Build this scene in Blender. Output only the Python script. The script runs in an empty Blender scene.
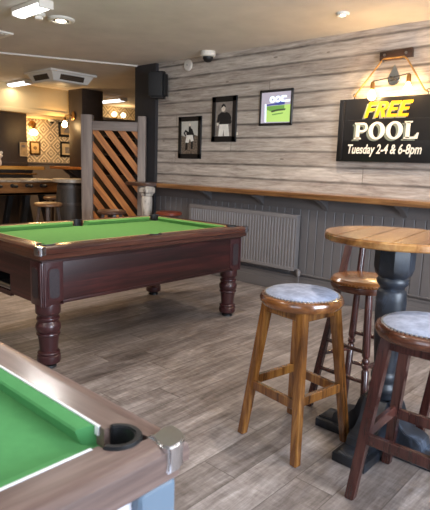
import bpy, bmesh, math, random
from mathutils import Vector, Matrix
random.seed(7)
S = bpy.context.scene
COL = S.collection
PI = math.pi

# ---------------------------------------------------------------- camera, world, lights, exposure
cam_data = bpy.data.cameras.new('camera')
cam = bpy.data.objects.new('camera', cam_data); COL.objects.link(cam)
cam_data.sensor_fit = 'HORIZONTAL'; cam_data.sensor_width = 36.0
cam_data.lens = 515.45 / 430 * 36
YAW, PITCH, ROLL = 0.7358, -0.1717, 0.0329
f0 = Vector((-math.sin(YAW) * math.cos(PITCH), math.cos(YAW) * math.cos(PITCH), math.sin(PITCH)))
r0 = Vector((math.cos(YAW), math.sin(YAW), 0)); u0 = r0.cross(f0)
cr = math.cos(ROLL) * r0 + math.sin(ROLL) * u0; cu = -math.sin(ROLL) * r0 + math.cos(ROLL) * u0
M = Matrix((cr, cu, -f0)).transposed().to_4x4(); M.translation = Vector((0, 0, 1.348))
cam.matrix_world = M
cam_data.clip_start = 0.02
cam_data.dof.use_dof = True; cam_data.dof.focus_distance = 3.5
cam_data.dof.aperture_fstop = cam_data.lens / 5.0
S.camera = cam

S.view_settings.view_transform = 'Standard'; S.view_settings.look = 'None'
S.view_settings.gamma = 1; S.view_settings.exposure = 0.0
S.view_settings.use_curve_mapping = False

world = bpy.data.worlds.new('world'); S.world = world; world.use_nodes = True
world.node_tree.nodes['Background'].inputs[0].default_value = (0.75, 0.85, 1.0, 1)
world.node_tree.nodes['Background'].inputs[1].default_value = 0.3

def lamp(name, kind, loc, energy, color, rot=(0, 0, 0), **kw):
    l = bpy.data.lights.new(name, kind); l.energy = energy; l.color = color
    for k, v in kw.items(): setattr(l, k, v)
    o = bpy.data.objects.new(name, l); COL.objects.link(o); o.location = loc; o.rotation_euler = rot
    return o
DAY = (0.72, 0.84, 1.0); WARM = (1.0, 0.66, 0.32); SOFT = (1.0, 0.86, 0.70); COOL = (0.95, 0.97, 1.0)
# daylight through the windows behind and to the right of the camera
lamp('daylight_front_window', 'AREA', (0.4, -2.85, 1.6), 60, DAY, (PI / 2, 0, 0), shape='RECTANGLE', size=2.6, size_y=1.5)
lamp('daylight_right_window', 'AREA', (2.45, 1.6, 1.6), 310, DAY, (PI / 2, 0, PI / 2), shape='RECTANGLE', size=2.2, size_y=1.5)
# ceiling lights of the room and unseen fill lamps added to brighten it
for x_, y_, e_ in ((0.7, 3.0, 50), (-2.4, -0.6, 66)): lamp('strip_and_fill_glow', 'POINT', (x_, y_, 2.30), e_, (1.0, 0.93, 0.85), shadow_soft_size=0.12)  # unseen point lamps without fixtures, added to brighten the ceiling
lamp('strip_and_fill_glow', 'AREA', (-4.3, 2.37, 2.54), 26, (1.0, 0.95, 0.9), shape='RECTANGLE', size=0.5, size_y=0.12)
lamp('far_strip_light_glow', 'AREA', (-8.58, 4.43, 2.55), 4, SOFT, shape='RECTANGLE', size=0.55, size_y=0.12)
lamp('rear_strip_light_glow', 'AREA', (-9.1, 6.7, 2.55), 9, SOFT, shape='RECTANGLE', size=0.55, size_y=0.12)
for i, (x, y, e, c) in enumerate([(-2.354, 4.101, 80, SOFT), (-4.535, 2.766, 50, SOFT), (-1.0, 2.3, 90, SOFT), (-3.4, 2.6, 45, SOFT), (-6.9, 1.2, 90, WARM), (-5.4, 1.9, 120, WARM), (-8.1, 3.2, 160, WARM), (-7.3, 5.7, 90, WARM), (-9.3, 6.2, 50, WARM)]):
    lamp('downlight_and_fill_glow', 'SPOT', (x, y, 2.60), e, c, spot_size=2.3, spot_blend=0.9, shadow_soft_size=0.05)  # spots without a modelled downlight are unseen fill added to brighten the room

lamp('downlight_and_fill_glow', 'SPOT', (-9.95, 4.3, 2.15), 45, WARM, spot_size=2.3, spot_blend=0.9, shadow_soft_size=0.05)  # unseen lamp added to lighten the floor below the lowered ceiling

# ---------------------------------------------------------------- material helpers
def srgb(r, g, b):
    f = lambda c: (c / 255 / 12.92) if c / 255 <= 0.04045 else ((c / 255 + 0.055) / 1.055) ** 2.4
    return (f(r), f(g), f(b), 1)

class NT:
    def __init__(s, name):
        s.m = bpy.data.materials.new(name); s.m.use_nodes = True
        s.t = s.m.node_tree; s.b = s.t.nodes['Principled BSDF']
    def n(s, typ, ins=None, **props):
        x = s.t.nodes.new(typ)
        for k, v in props.items(): setattr(x, k, v)
        for k, v in (ins or {}).items(): s.put(x.inputs[k], v)
        return x
    def put(s, sock, v):
        if isinstance(v, bpy.types.NodeSocket): s.t.links.new(v, sock)
        elif isinstance(v, bpy.types.Node): s.t.links.new(v.outputs[0], sock)
        else: sock.default_value = v
    def math(s, op, a, b=0.0, c=None):
        d = {0: a, 1: b}
        if c is not None: d[2] = c
        return s.n('ShaderNodeMath', d, operation=op).outputs[0]
    def ramp(s, fac, stops):
        r = s.n('ShaderNodeValToRGB', {'Fac': fac}); e = r.color_ramp.elements
        while len(e) < len(stops): e.new(0.5)
        for el, (p, c) in zip(e, stops): el.position = p; el.color = c
        return r.outputs[0]
    def mix(s, fac, a, b, mode='MIX'):
        x = s.n('ShaderNodeMix', data_type='RGBA', blend_type=mode)
        s.put(x.inputs[0], fac); s.put(x.inputs[6], a); s.put(x.inputs[7], b)
        return x.outputs[2]
    def obj(s): return s.n('ShaderNodeTexCoord').outputs['Object']
    def mapping(s, v, scale=(1, 1, 1), loc=(0, 0, 0), rot=(0, 0, 0)):
        return s.n('ShaderNodeMapping', {'Vector': v, 'Scale': scale, 'Location': loc, 'Rotation': rot}).outputs[0]
    def noise(s, v, scale=5, detail=4, rough=0.55, dist=0.0):
        return s.n('ShaderNodeTexNoise', {'Vector': v, 'Scale': scale, 'Detail': detail, 'Roughness': rough, 'Distortion': dist}).outputs[0]
    def bump(s, h, strength=0.3, dist=0.01):
        b = s.n('ShaderNodeBump', {'Height': h, 'Strength': strength, 'Distance': dist}); s.put(s.b.inputs['Normal'], b.outputs[0])
    def set(s, **kw):
        for k, v in kw.items(): s.put(s.b.inputs[k.replace('_', ' ')], v)
        return s.m

def plain(name, col, rough=0.5, metal=0.0, var=0.12, scale=12, bump=0.0, **kw):
    t = NT(name); v = t.obj(); n = t.noise(v, scale, 4)
    c2 = tuple(x * (1 - var) for x in col[:3]) + (1,); c3 = tuple(min(1, x * (1 + var)) for x in col[:3]) + (1,)
    t.set(Base_Color=t.ramp(n, [(0.3, c2), (0.7, c3)]), Roughness=rough, Metallic=metal, **kw)
    if bump: t.bump(t.noise(v, scale * 12, 3), bump, 0.004)
    return t.m

def wood(name, dark, mid, light, axis='Z', fine=28.0, rough=0.35, bump=0.1, coat=0.0):
    t = NT(name); v = t.obj()
    sc = {'X': (1.6, fine, fine), 'Y': (fine, 1.6, fine), 'Z': (fine, fine, 1.6)}[axis]
    g = t.noise(t.mapping(v, sc), 1.0, 6, 0.62, 0.6)
    big = t.noise(t.mapping(v, tuple(x * 0.22 for x in sc)), 1.0, 3, 0.5, 0.8)
    m = t.math('ADD', t.math('MULTIPLY', g, 0.6), t.math('MULTIPLY', big, 0.4))
    t.set(Base_Color=t.ramp(m, [(0.34, dark), (0.5, mid), (0.66, light)]), Roughness=rough, Coat_Weight=coat, Coat_Roughness=0.15)
    t.bump(g, bump, 0.003)
    return t.m

def glow(name, col, strength):
    t = NT(name); n = t.noise(t.obj(), 3, 2)
    c2 = tuple(x * 0.96 for x in col[:3]) + (1,)
    t.set(Base_Color=col, Emission_Color=t.ramp(n, [(0.3, c2), (0.7, col)]), Emission_Strength=strength)
    return t.m

# floor planks running away from the camera towards the wall (along Y)
def floor_mat():
    t = NT('floor_planks'); v = t.obj()
    xyz = t.n('ShaderNodeSeparateXYZ', {0: v}); x, y = xyz.outputs[0], xyz.outputs[1]
    W_, L_ = 0.185, 1.25
    xs = t.math('DIVIDE', x, W_); row = t.math('FLOOR', xs); fx = t.math('FRACT', xs)
    off = t.n('ShaderNodeTexWhiteNoise', {'W': row}, noise_dimensions='1D').outputs[0]
    ys = t.math('ADD', t.math('DIVIDE', y, L_), t.math('MULTIPLY', off, 3.0)); colm = t.math('FLOOR', ys); fy = t.math('FRACT', ys)
    cell = t.n('ShaderNodeCombineXYZ', {0: row, 1: colm}).outputs[0]
    rnd = t.n('ShaderNodeTexWhiteNoise', {'Vector': cell}, noise_dimensions='2D').outputs[0]
    sh = t.n('ShaderNodeVectorMath', {0: v, 1: t.n('ShaderNodeCombineXYZ', {0: t.math('MULTIPLY', rnd, 7), 1: t.math('MULTIPLY', rnd, 13)}).outputs[0]}, operation='ADD').outputs[0]
    g = t.noise(t.mapping(sh, (34, 3.0, 1)), 1, 8, 0.72, 0.6)
    b = t.noise(t.mapping(sh, (8, 1.6, 1)), 1, 6, 0.66, 0.9)
    sc = t.noise(t.mapping(sh, (10, 40, 1)), 1, 5, 0.7, 0.3)
    m = t.math('ADD', t.math('MULTIPLY', g, 0.42), t.math('ADD', t.math('MULTIPLY', b, 0.4), t.math('MULTIPLY', sc, 0.18)))
    c = t.ramp(m, [(0.35, srgb(70, 63, 61)), (0.45, srgb(114, 106, 104)), (0.55, srgb(150, 143, 142)), (0.67, srgb(196, 191, 191))])
    tint = t.ramp(rnd, [(0.0, srgb(214, 208, 202)), (1.0, srgb(255, 252, 248))])
    c = t.mix(1.0, c, tint, 'MULTIPLY')
    ex = t.math('MINIMUM', fx, t.math('SUBTRACT', 1.0, fx)); ey = t.math('MINIMUM', fy, t.math('SUBTRACT', 1.0, fy))
    seam = t.math('MAXIMUM', t.math('LESS_THAN', ex, 0.013), t.math('LESS_THAN', ey, 0.0022))
    c = t.mix(t.math('MULTIPLY', seam, 0.6), c, srgb(60, 50, 44))
    t.set(Base_Color=c, Roughness=t.math('ADD', 0.30, t.math('MULTIPLY', m, 0.3)), Specular_IOR_Level=0.45)
    t.bump(t.math('SUBTRACT', m, t.math('MULTIPLY', seam, 0.5)), 0.12, 0.004)
    return t.m

# whitewashed horizontal boards of the wall (along X)
def board_mat():
    t = NT('whitewashed_boards'); v = t.obj()
    xyz = t.n('ShaderNodeSeparateXYZ', {0: v}); x, z = xyz.outputs[0], xyz.outputs[2]
    wob = t.math('MULTIPLY', t.math('SUBTRACT', t.noise(t.mapping(v, (1.2, 1, 2)), 1, 3), 0.5), 0.016)
    zs = t.math('DIVIDE', t.math('ADD', z, wob), 0.152); row = t.math('FLOOR', zs); fz = t.math('FRACT', zs)
    off = t.n('ShaderNodeTexWhiteNoise', {'W': row}, noise_dimensions='1D').outputs[0]
    xs = t.math('ADD', t.math('DIVIDE', x, 9.0), t.math('MULTIPLY', off, 5)); cx = t.math('FLOOR', xs); fx = t.math('FRACT', xs)
    rnd = t.n('ShaderNodeTexWhiteNoise', {'Vector': t.n('ShaderNodeCombineXYZ', {0: row, 1: cx}).outputs[0]}, noise_dimensions='2D').outputs[0]
    sh = t.n('ShaderNodeVectorMath', {0: v, 1: t.n('ShaderNodeCombineXYZ', {0: t.math('MULTIPLY', rnd, 9), 2: t.math('MULTIPLY', rnd, 17)}).outputs[0]}, operation='ADD').outputs[0]
    g = t.noise(t.mapping(sh, (4.0, 1, 62)), 1, 8, 0.74, 0.5)
    b = t.noise(t.mapping(sh, (2.4, 1, 14)), 1, 6, 0.68, 0.8)
    m = t.math('ADD', t.math('MULTIPLY', g, 0.5), t.math('MULTIPLY', b, 0.5))
    c = t.ramp(m, [(0.32, srgb(104, 92, 86)), (0.42, srgb(164, 152, 143)), (0.54, srgb(194, 183, 173)), (0.66, srgb(220, 211, 202))])
    c = t.mix(1.0, c, t.ramp(rnd, [(0, srgb(232, 228, 224)), (1, srgb(255, 253, 250))]), 'MULTIPLY')
    kn = t.n('ShaderNodeTexVoronoi', {'Vector': t.mapping(sh, (2.1, 1, 6)), 'Scale': 1.0}).outputs['Distance']
    c = t.mix(t.math('MULTIPLY', t.math('LESS_THAN', kn, 0.06), 0.55), c, srgb(86, 72, 62))
    ez = t.math('MINIMUM', fz, t.math('SUBTRACT', 1.0, fz))
    sm = t.ramp(ez, [(0.0, (1, 1, 1, 1)), (0.045, (0.8, 0.8, 0.8, 1)), (0.12, (0, 0, 0, 1))])
    smv = t.math('MULTIPLY', sm, t.ramp(t.noise(t.mapping(v, (2.5, 1, 9)), 1, 4), [(0.3, (0.45, 0.45, 0.45, 1)), (0.6, (1, 1, 1, 1))]))
    c = t.mix(t.math('MULTIPLY', smv, 0.85), c, srgb(58, 50, 46))
    vs = t.math('LESS_THAN', t.math('MINIMUM', fx, t.math('SUBTRACT', 1.0, fx)), 0.0004)
    c = t.mix(t.math('MULTIPLY', vs, 0.6), c, srgb(70, 60, 54))
    t.set(Base_Color=c, Roughness=0.6, Specular_IOR_Level=0.3)
    t.bump(t.math('SUBTRACT', m, smv), 0.15, 0.005)
    return t.m

def wallpaper_mat():
    t = NT('patterned_wallpaper'); v = t.obj()
    w = t.mapping(v, (1, 1, 1), rot=(PI / 4, 0, 0))
    xyz = t.n('ShaderNodeSeparateXYZ', {0: w}); y, z = xyz.outputs[1], xyz.outputs[2]
    a = t.math('FRACT', t.math('DIVIDE', y, 0.235)); b = t.math('FRACT', t.math('DIVIDE', z, 0.235))
    da = t.math('ABSOLUTE', t.math('SUBTRACT', a, 0.5)); db = t.math('ABSOLUTE', t.math('SUBTRACT', b, 0.5))
    d = t.math('MAXIMUM', da, db)
    ring = t.math('MAXIMUM', t.math('GREATER_THAN', d, 0.42), t.math('COMPARE', d, 0.25, 0.075))
    cen = t.math('LESS_THAN', d, 0.10)
    br = t.math('GREATER_THAN', t.noise(v, 9, 2), 0.52)
    f = t.math('MULTIPLY', t.math('MAXIMUM', ring, cen), t.math('ADD', 0.75, t.math('MULTIPLY', br, 0.25)))
    t.set(Base_Color=t.mix(t.math('MULTIPLY', f, 0.72), srgb(226, 208, 176), srgb(76, 62, 52)), Roughness=0.7)
    return t.m

M_FLOOR = floor_mat(); M_BOARD = board_mat(); M_PAPER = wallpaper_mat()
M_CEIL = plain('ceiling_paint', srgb(216, 207, 197), 0.75, var=0.07, scale=3, bump=0.35)
M_CREAM = plain('cream_paint', srgb(216, 190, 140), 0.7, var=0.04, scale=3)
M_PANEL = plain('grey_panel_paint', srgb(100, 95, 94), 0.5, var=0.06, scale=4)
M_GREYWALL = plain('grey_wall_paint', srgb(120, 108, 98), 0.6, var=0.05)
M_DARK = plain('charcoal_paint', srgb(42, 41, 44), 0.5, var=0.08)
M_BROWN = plain('dark_brown_paint', srgb(66, 56, 50), 0.45, var=0.1)
M_RAD = plain('radiator_paint', srgb(120, 114, 112), 0.4, var=0.03)
M_GREYWOOD = wood('grey_stained_timber', srgb(106, 94, 88), srgb(132, 118, 110), srgb(152, 138, 128), 'Z', 18, 0.5)
M_SLAT = wood('knotty_pine', srgb(108, 60, 24), srgb(172, 104, 46), srgb(206, 138, 70), 'X', 20, 0.45)
M_LEDGE = wood('varnished_ledge', srgb(84, 52, 30), srgb(138, 96, 58), srgb(184, 140, 92), 'X', 22, 0.28, 0.1, 0.4)
M_DARKLEDGE = wood('dark_oak', srgb(44, 28, 20), srgb(74, 48, 34), srgb(100, 70, 50), 'X', 22, 0.35)
M_MAHOG = wood('mahogany_laminate', srgb(24, 9, 10), srgb(48, 19, 19), srgb(80, 36, 33), 'Y', 30, 0.4, 0.03, 0.06)
M_MAHOGX = wood('mahogany_laminate_end', srgb(24, 9, 10), srgb(48, 19, 19), srgb(80, 36, 33), 'X', 30, 0.4, 0.03, 0.06)
M_RAIL = wood('walnut_rail', srgb(46, 22, 19), srgb(78, 44, 33), srgb(112, 72, 50), 'Y', 26, 0.2, 0.03, 0.6)
M_RAILX = wood('walnut_rail_end', srgb(46, 22, 19), srgb(78, 44, 33), srgb(112, 72, 50), 'X', 26, 0.2, 0.03, 0.6)
M_TURN = plain('mahogany_lacquer', srgb(58, 28, 30), 0.34, var=0.15, scale=20, Coat_Weight=0.25)
M_CLOTH = plain('green_baize', srgb(86, 132, 70), 0.95, var=0.05, scale=30, bump=0.1, Specular_IOR_Level=0.15)
M_CLOTH2 = plain('bright_green_baize', srgb(84, 148, 92), 0.95, var=0.05, scale=30, bump=0.1, Specular_IOR_Level=0.15)
M_BLACK = plain('black_plastic', srgb(20, 20, 22), 0.5, var=0.1)
M_CHROME = plain('chrome', srgb(220, 222, 226), 0.12, 1.0, var=0.03)
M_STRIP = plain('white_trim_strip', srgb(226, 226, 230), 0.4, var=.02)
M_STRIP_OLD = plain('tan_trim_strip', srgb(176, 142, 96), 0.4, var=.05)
M_STEEL = plain('brushed_steel', srgb(150, 150, 152), 0.3, 1.0, var=0.05)
M_INSET = plain('grey_inset_panel', srgb(48, 40, 44), 0.5, var=0.3, scale=90)
M_GWOOD = wood('grey_walnut_rail', srgb(68, 52, 47), srgb(104, 84, 77), srgb(136, 116, 108), 'Y', 22, 0.34, 0.03, 0.25)
M_GWOODX = wood('grey_walnut_rail_end', srgb(68, 52, 47), srgb(104, 84, 77), srgb(136, 116, 108), 'X', 22, 0.34, 0.03, 0.25)
M_WHITECAB = plain('silver_laminate', srgb(206, 204, 212), 0.35, var=0.03)
M_BLUEGREY = plain('blue_grey_enamel', srgb(94, 110, 126), 0.35, var=0.04)
M_WHITE = plain('white_plastic', srgb(222, 216, 206), 0.45, var=0.03)
M_OAKLEG = wood('golden_oak', srgb(58, 32, 14), srgb(118, 74, 34), srgb(176, 122, 58), 'Z', 36, 0.22, 0.08, 0.8)
M_OAKSEAT = wood('golden_oak_seat', srgb(74, 40, 18), srgb(122, 74, 36), srgb(166, 112, 58), 'X', 18, 0.22, 0.06, 0.8)
M_REDLEG = wood('dark_red_beech', srgb(34, 18, 16), srgb(62, 32, 28), srgb(94, 54, 46), 'Z', 36, 0.25, 0.06, 0.4)
M_REDSEAT = wood('dark_red_beech_seat', srgb(50, 26, 18), srgb(84, 46, 30), srgb(120, 72, 46), 'X', 18, 0.25, 0.05, 0.5)
M_FABRIC = plain('blue_grey_fabric', srgb(138, 145, 165), 0.9, var=0.34, scale=24, bump=0.5)
M_STUD = plain('silver_stud', srgb(200, 196, 190), 0.3, 0.8)
M_TAN = plain('tan_leather', srgb(132, 82, 42), 0.25, var=0.15, scale=14, bump=0.15, Coat_Weight=0.4)
M_REDLEATHER = plain('red_brown_leather', srgb(112, 52, 34), 0.35, var=0.15, scale=14)
M_TOP = wood('golden_plank_top', srgb(78, 48, 24), srgb(138, 92, 48), srgb(184, 138, 82), 'Y', 16, 0.24, 0.06, 0.5)
M_DISTRESS = None
t = NT('distressed_blue_black'); v = t.obj()
n1 = t.noise(t.mapping(v, (7, 7, 3)), 1, 6, 0.7, 0.5)
t.set(Base_Color=t.ramp(n1, [(0.42, srgb(20, 22, 26)), (0.58, srgb(38, 43, 52)), (0.72, srgb(84, 95, 112))]), Roughness=0.42)
t.bump(n1, 0.1, 0.004); M_DISTRESS = t.m
t = NT('worn_white_paint'); v = t.obj(); n1 = t.noise(t.mapping(v, (14, 14, 5)), 1, 5, 0.7)
t.set(Base_Color=t.ramp(n1, [(0.36, srgb(92, 84, 78)), (0.46, srgb(176, 168, 158)), (0.7, srgb(206, 198, 188))]), Roughness=0.55); M_WORNWHITE = t.m
M_ROPE = plain('rope', srgb(150, 112, 60), 0.8, var=0.3, scale=140)
M_SIGN = plain('sign_black', srgb(26, 24, 24), 0.3, var=0.15, scale=8)
M_YELLOW = plain('yellow_lettering', srgb(240, 172, 8), 0.45, var=0.05)
M_CREAMTXT = plain('cream_lettering', srgb(238, 226, 206), 0.45, var=0.04)
M_SHADOWTXT = plain('sage_lettering', srgb(120, 124, 108), 0.5, var=0.06)
M_BULB = glow('lit_bulb', (1.0, 0.72, 0.36, 1), 26)
M_GLOBE = glow('lit_globe', (1.0, 0.8, 0.5, 1), 5)
M_TUBE = glow('lit_diffuser', (0.95, 0.97, 1.0, 1), 3.0)
M_LED = glow('lit_spot', (1.0, 0.86, 0.66, 1), 14)
M_BRASS = plain('aged_brass', srgb(140, 104, 60), 0.3, 0.9)
M_FRAME = plain('black_frame', srgb(30, 26, 25), 0.35, var=0.1)
M_GREYVENT = plain('vent_grille', srgb(86, 70, 54), 0.6)
M_BARREL = wood('old_barrel_oak', srgb(30, 25, 22), srgb(50, 43, 38), srgb(74, 64, 56), 'Z', 20, 0.55)
M_PALETOP = wood('pale_bar_top', srgb(128, 112, 96), srgb(168, 152, 134), srgb(194, 180, 162), 'X', 18, 0.35)
M_FOOS = wood('football_table_veneer', srgb(66, 40, 20), srgb(130, 84, 44), srgb(172, 120, 68), 'Y', 12, 0.35)
M_BARTOP = wood('golden_bar_top', srgb(140, 92, 40), srgb(196, 146, 76), srgb(226, 182, 110), 'Y', 16, 0.18, 0.05, 0.6)

# ---------------------------------------------------------------- mesh helpers
def obj(name, bm, mat, parent=None, smooth=True, sharp=0.6):
    bm.normal_update()
    if smooth:
        for e in bm.edges:
            if len(e.link_faces) == 2 and e.calc_face_angle(0) > sharp: e.smooth = False
        for f in bm.faces: f.smooth = True
    me = bpy.data.meshes.new(name); bm.to_mesh(me); bm.free(); me.materials.append(mat)
    o = bpy.data.objects.new(name, me); COL.objects.link(o)
    if parent: o.parent = parent
    return o
def tag(o, label=None, cat=None, group=None, kind=None):
    if label: o['label'] = label
    if cat: o['category'] = cat
    if group: o['group'] = group
    if kind: o['kind'] = kind
    return o
def thing(name, label, cat, loc=(0, 0, 0), rz=0, group=None):
    o = bpy.data.objects.new(name, None); COL.objects.link(o); o.empty_display_size = 0.05
    o.location = loc; o.rotation_euler = (0, 0, rz)
    return tag(o, label, cat, group)
def struct(name, bm, mat): return tag(obj(name, bm, mat), kind='structure')
def dup(root, loc, rz, label=None):
    r = root.copy(); COL.objects.link(r); r.location = loc; r.rotation_euler = (0, 0, rz)
    if label: r['label'] = label
    for ch in list(root.children):
        c = ch.copy(); COL.objects.link(c); c.parent = r
        for g in list(ch.children):
            d = g.copy(); COL.objects.link(d); d.parent = c
    return r
def B(): return bmesh.new()
def merge(bm, other):
    me = bpy.data.meshes.new('tmp'); other.to_mesh(me); other.free(); bm.from_mesh(me); bpy.data.meshes.remove(me); return bm
def box(bm, lo, hi, bev=0.0, seg=2, mat=None):
    t = B(); bmesh.ops.create_cube(t, size=1)
    lo, hi = Vector(lo), Vector(hi)
    for v in t.verts: v.co = Vector([lo[i] + (v.co[i] + 0.5) * (hi[i] - lo[i]) for i in range(3)])
    if bev: bmesh.ops.bevel(t, geom=t.edges[:], offset=bev, segments=seg, affect='EDGES', profile=0.6)
    if mat: bmesh.ops.transform(t, matrix=mat, verts=t.verts[:])
    return merge(bm, t)
def lathe(bm, prof, c=(0, 0), n=28, z0=0.0, mat=None, caps=True, sq=None):
    """prof: list of (r,z) top or bottom first"""
    t = B(); rings = []
    for r, z in prof:
        rings.append([t.verts.new((c[0] + r * math.cos(2 * PI * k / n), c[1] + r * math.sin(2 * PI * k / n), z0 + z)) for k in range(n)])
    for a, b in zip(rings, rings[1:]):
        for k in range(n): t.faces.new((a[k], a[(k + 1) % n], b[(k + 1) % n], b[k]))
    if caps:
        t.faces.new(rings[0]); t.faces.new(rings[-1][::-1])
    bmesh.ops.recalc_face_normals(t, faces=t.faces[:])
    if mat: bmesh.ops.transform(t, matrix=mat, verts=t.verts[:])
    return merge(bm, t)
def axis_mat(p0, p1):
    p0, p1 = Vector(p0), Vector(p1); d = (p1 - p0)
    q = Vector((0, 0, 1)).rotation_difference(d.normalized())
    m = q.to_matrix().to_4x4(); m.translation = p0
    return m, d.length
def turned(bm, p0, p1, prof, n=16):
    """prof (r, t 0..1) along p0->p1"""
    m, L = axis_mat(p0, p1); return lathe(bm, [(r, t * L) for r, t in prof], n=n, mat=m)
def rod(bm, p0, p1, r, n=12, r1=None): return turned(bm, p0, p1, [(r, 0), (r1 or r, 1)], n)
def tube(bm, pts, r, n=10):
    pts = [Vector(p) for p in pts]; t = B(); rings = []
    for i, p in enumerate(pts):
        d = (pts[min(i + 1, len(pts) - 1)] - pts[max(i - 1, 0)]).normalized()
        a = d.orthogonal().normalized() if i == 0 else (rings_a - d * rings_a.dot(d)).normalized()
        rings_a = a; b = d.cross(a)
        rings.append([t.verts.new(p + r * (math.cos(2 * PI * k / n) * a + math.sin(2 * PI * k / n) * b)) for k in range(n)])
    for a, b in zip(rings, rings[1:]):
        for k in range(n): t.faces.new((a[k], a[(k + 1) % n], b[(k + 1) % n], b[k]))
    t.faces.new(rings[0][::-1]); t.faces.new(rings[-1])
    bmesh.ops.recalc_face_normals(t, faces=t.faces[:])
    return merge(bm, t)
def sqleg(bm, p0, p1, s0, s1, rot=0, bev=0.004):
    """square leg with level ends: p0 foot, p1 top"""
    t = B(); vs = []
    for p, s in ((p0, s0), (p1, s1)):
        for a, b in ((-1, -1), (1, -1), (1, 1), (-1, 1)):
            x, y = a * s / 2, b * s / 2
            vs.append(t.verts.new((p[0] + x * math.cos(rot) - y * math.sin(rot), p[1] + x * math.sin(rot) + y * math.cos(rot), p[2])))
    for f in ((3, 2, 1, 0), (4, 5, 6, 7), (0, 1, 5, 4), (1, 2, 6, 5), (2, 3, 7, 6), (3, 0, 4, 7)): t.faces.new([vs[i] for i in f])
    if bev: bmesh.ops.bevel(t, geom=t.edges[:], offset=bev, segments=2, affect='EDGES')
    return merge(bm, t)
def beam(bm, p0, p1, w, h, bev=0.003):
    """bar of width w (level) and height h between two points"""
    p0, p1 = Vector(p0), Vector(p1); d = p1 - p0; L = d.length; x = d.normalized()
    up = Vector((0, 0, 1)) if abs(x.z) < 0.95 else Vector((0, 1, 0))
    y = up.cross(x).normalized(); z = x.cross(y)
    m = Matrix((x, y, z)).transposed().to_4x4(); m.translation = p0
    return box(bm, (0, -w / 2, -h / 2), (L, w / 2, h / 2), bev, 1, m)
def prism(bm, pts, d0, d1, mat=None, bev=0.0):
    """2-D outline (x,y) extruded z d0..d1"""
    t = B(); lo = [t.verts.new((x, y, d0)) for x, y in pts]; hi = [t.verts.new((x, y, d1)) for x, y in pts]
    n = len(pts); t.faces.new(lo[::-1]); t.faces.new(hi)
    for k in range(n): t.faces.new((lo[k], lo[(k + 1) % n], hi[(k + 1) % n], hi[k]))
    bmesh.ops.recalc_face_normals(t, faces=t.faces[:])
    if bev: bmesh.ops.bevel(t, geom=t.edges[:], offset=bev, segments=2, affect='EDGES')
    if mat: bmesh.ops.transform(t, matrix=mat, verts=t.verts[:])
    return merge(bm, t)
XZ = Matrix(((1, 0, 0, 0), (0, 0, -1, 0), (0, 1, 0, 0), (0, 0, 0, 1)))    # (x,y,z) -> (x,-z,y): outlines standing on a wall that faces -Y

# ---------------------------------------------------------------- the setting
W = 4.708; H = 2.645
b = B(); box(b, (-10.4, -3.1, -0.1), (2.7, 9.1, 0)); struct('floor', b, M_FLOOR)
b = B(); box(b, (-10.4, -3.1, H), (2.7, 9.1, H + 0.1)); struct('ceiling', b, M_CEIL)
b = B(); box(b, (-5.6, W, 0), (2.7, W + 0.15, H)); struct('wall_back', b, M_BOARD)
b = B(); box(b, (-10.4, -3.1, 0), (-10.3, 9.1, 1.285)); struct('wall_left', b, M_GREYWALL)
b = B(); box(b, (-10.4, -3.1, 1.285), (-10.3, 9.1, H)); struct('wall_left_upper', b, M_PAPER)
b = B(); box(b, (-10.3, -3.1, 1.27), (-10.275, 9.0, 1.30), 0.005); struct('trim_1', b, M_GREYWALL)
b = B(); box(b, (-10.3, 9.0, 0), (-5.6, 9.1, H)); struct('wall_rear', b, M_GREYWALL)
b = B(); box(b, (-5.75, W + 0.15, 0), (-5.6, 9.0, H)); struct('wall_side', b, M_GREYWALL)
# wall behind the camera with a window, wall at the right with a window
b = B()
box(b, (-10.3, -3.1, 0), (-1.0, -3.0, H)); box(b, (1.8, -3.1, 0), (2.6, -3.0, H)); box(b, (-1.0, -3.1, 0), (1.8, -3.0, 0.8)); box(b, (-1.0, -3.1, 2.4), (1.8, -3.0, H))
struct('wall_front', b, M_GREYWALL)
b = B()
box(b, (2.6, -3.1, 0), (2.7, 0.4, H)); box(b, (2.6, 2.8, 0), (2.7, W, H)); box(b, (2.6, 0.4, 0), (2.7, 2.8, 0.8)); box(b, (2.6, 0.4, 2.4), (2.7, 2.8, H))
struct('wall_right', b, M_GREYWALL)
t = NT('window_glass'); t.set(Base_Color=t.ramp(t.noise(t.obj(), 2), [(0, (0.9, 0.95, 1, 1)), (1, (1, 1, 1, 1))]), Transmission_Weight=1.0, Roughness=0.05); M_GLASS = t.m
b = B()
for x0, x1 in ((-1.0, -0.93), (0.365, 0.435), (1.73, 1.8)): box(b, (x0, -3.08, 0.8), (x1, -3.02, 2.4))
box(b, (-1.0, -3.08, 0.8), (1.8, -3.02, 0.87)); box(b, (-1.0, -3.08, 2.33), (1.8, -3.02, 2.4))
w = struct('window_1', b, M_WHITE); b = B(); box(b, (-0.95, -3.06, 0.85), (1.75, -3.05, 2.35)); obj('pane', b, M_GLASS, w)
b = B()
for y0, y1 in ((0.4, 0.47), (1.565, 1.635), (2.73, 2.8)): box(b, (2.62, y0, 0.8), (2.68, y1, 2.4))
box(b, (2.62, 0.4, 0.8), (2.68, 2.8, 0.87)); box(b, (2.62, 0.4, 2.33), (2.68, 2.8, 2.4))
w = struct('window_2', b, M_WHITE); b = B(); box(b, (2.65, 0.45, 0.85), (2.66, 2.75, 2.35)); obj('pane', b, M_GLASS, w)

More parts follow.
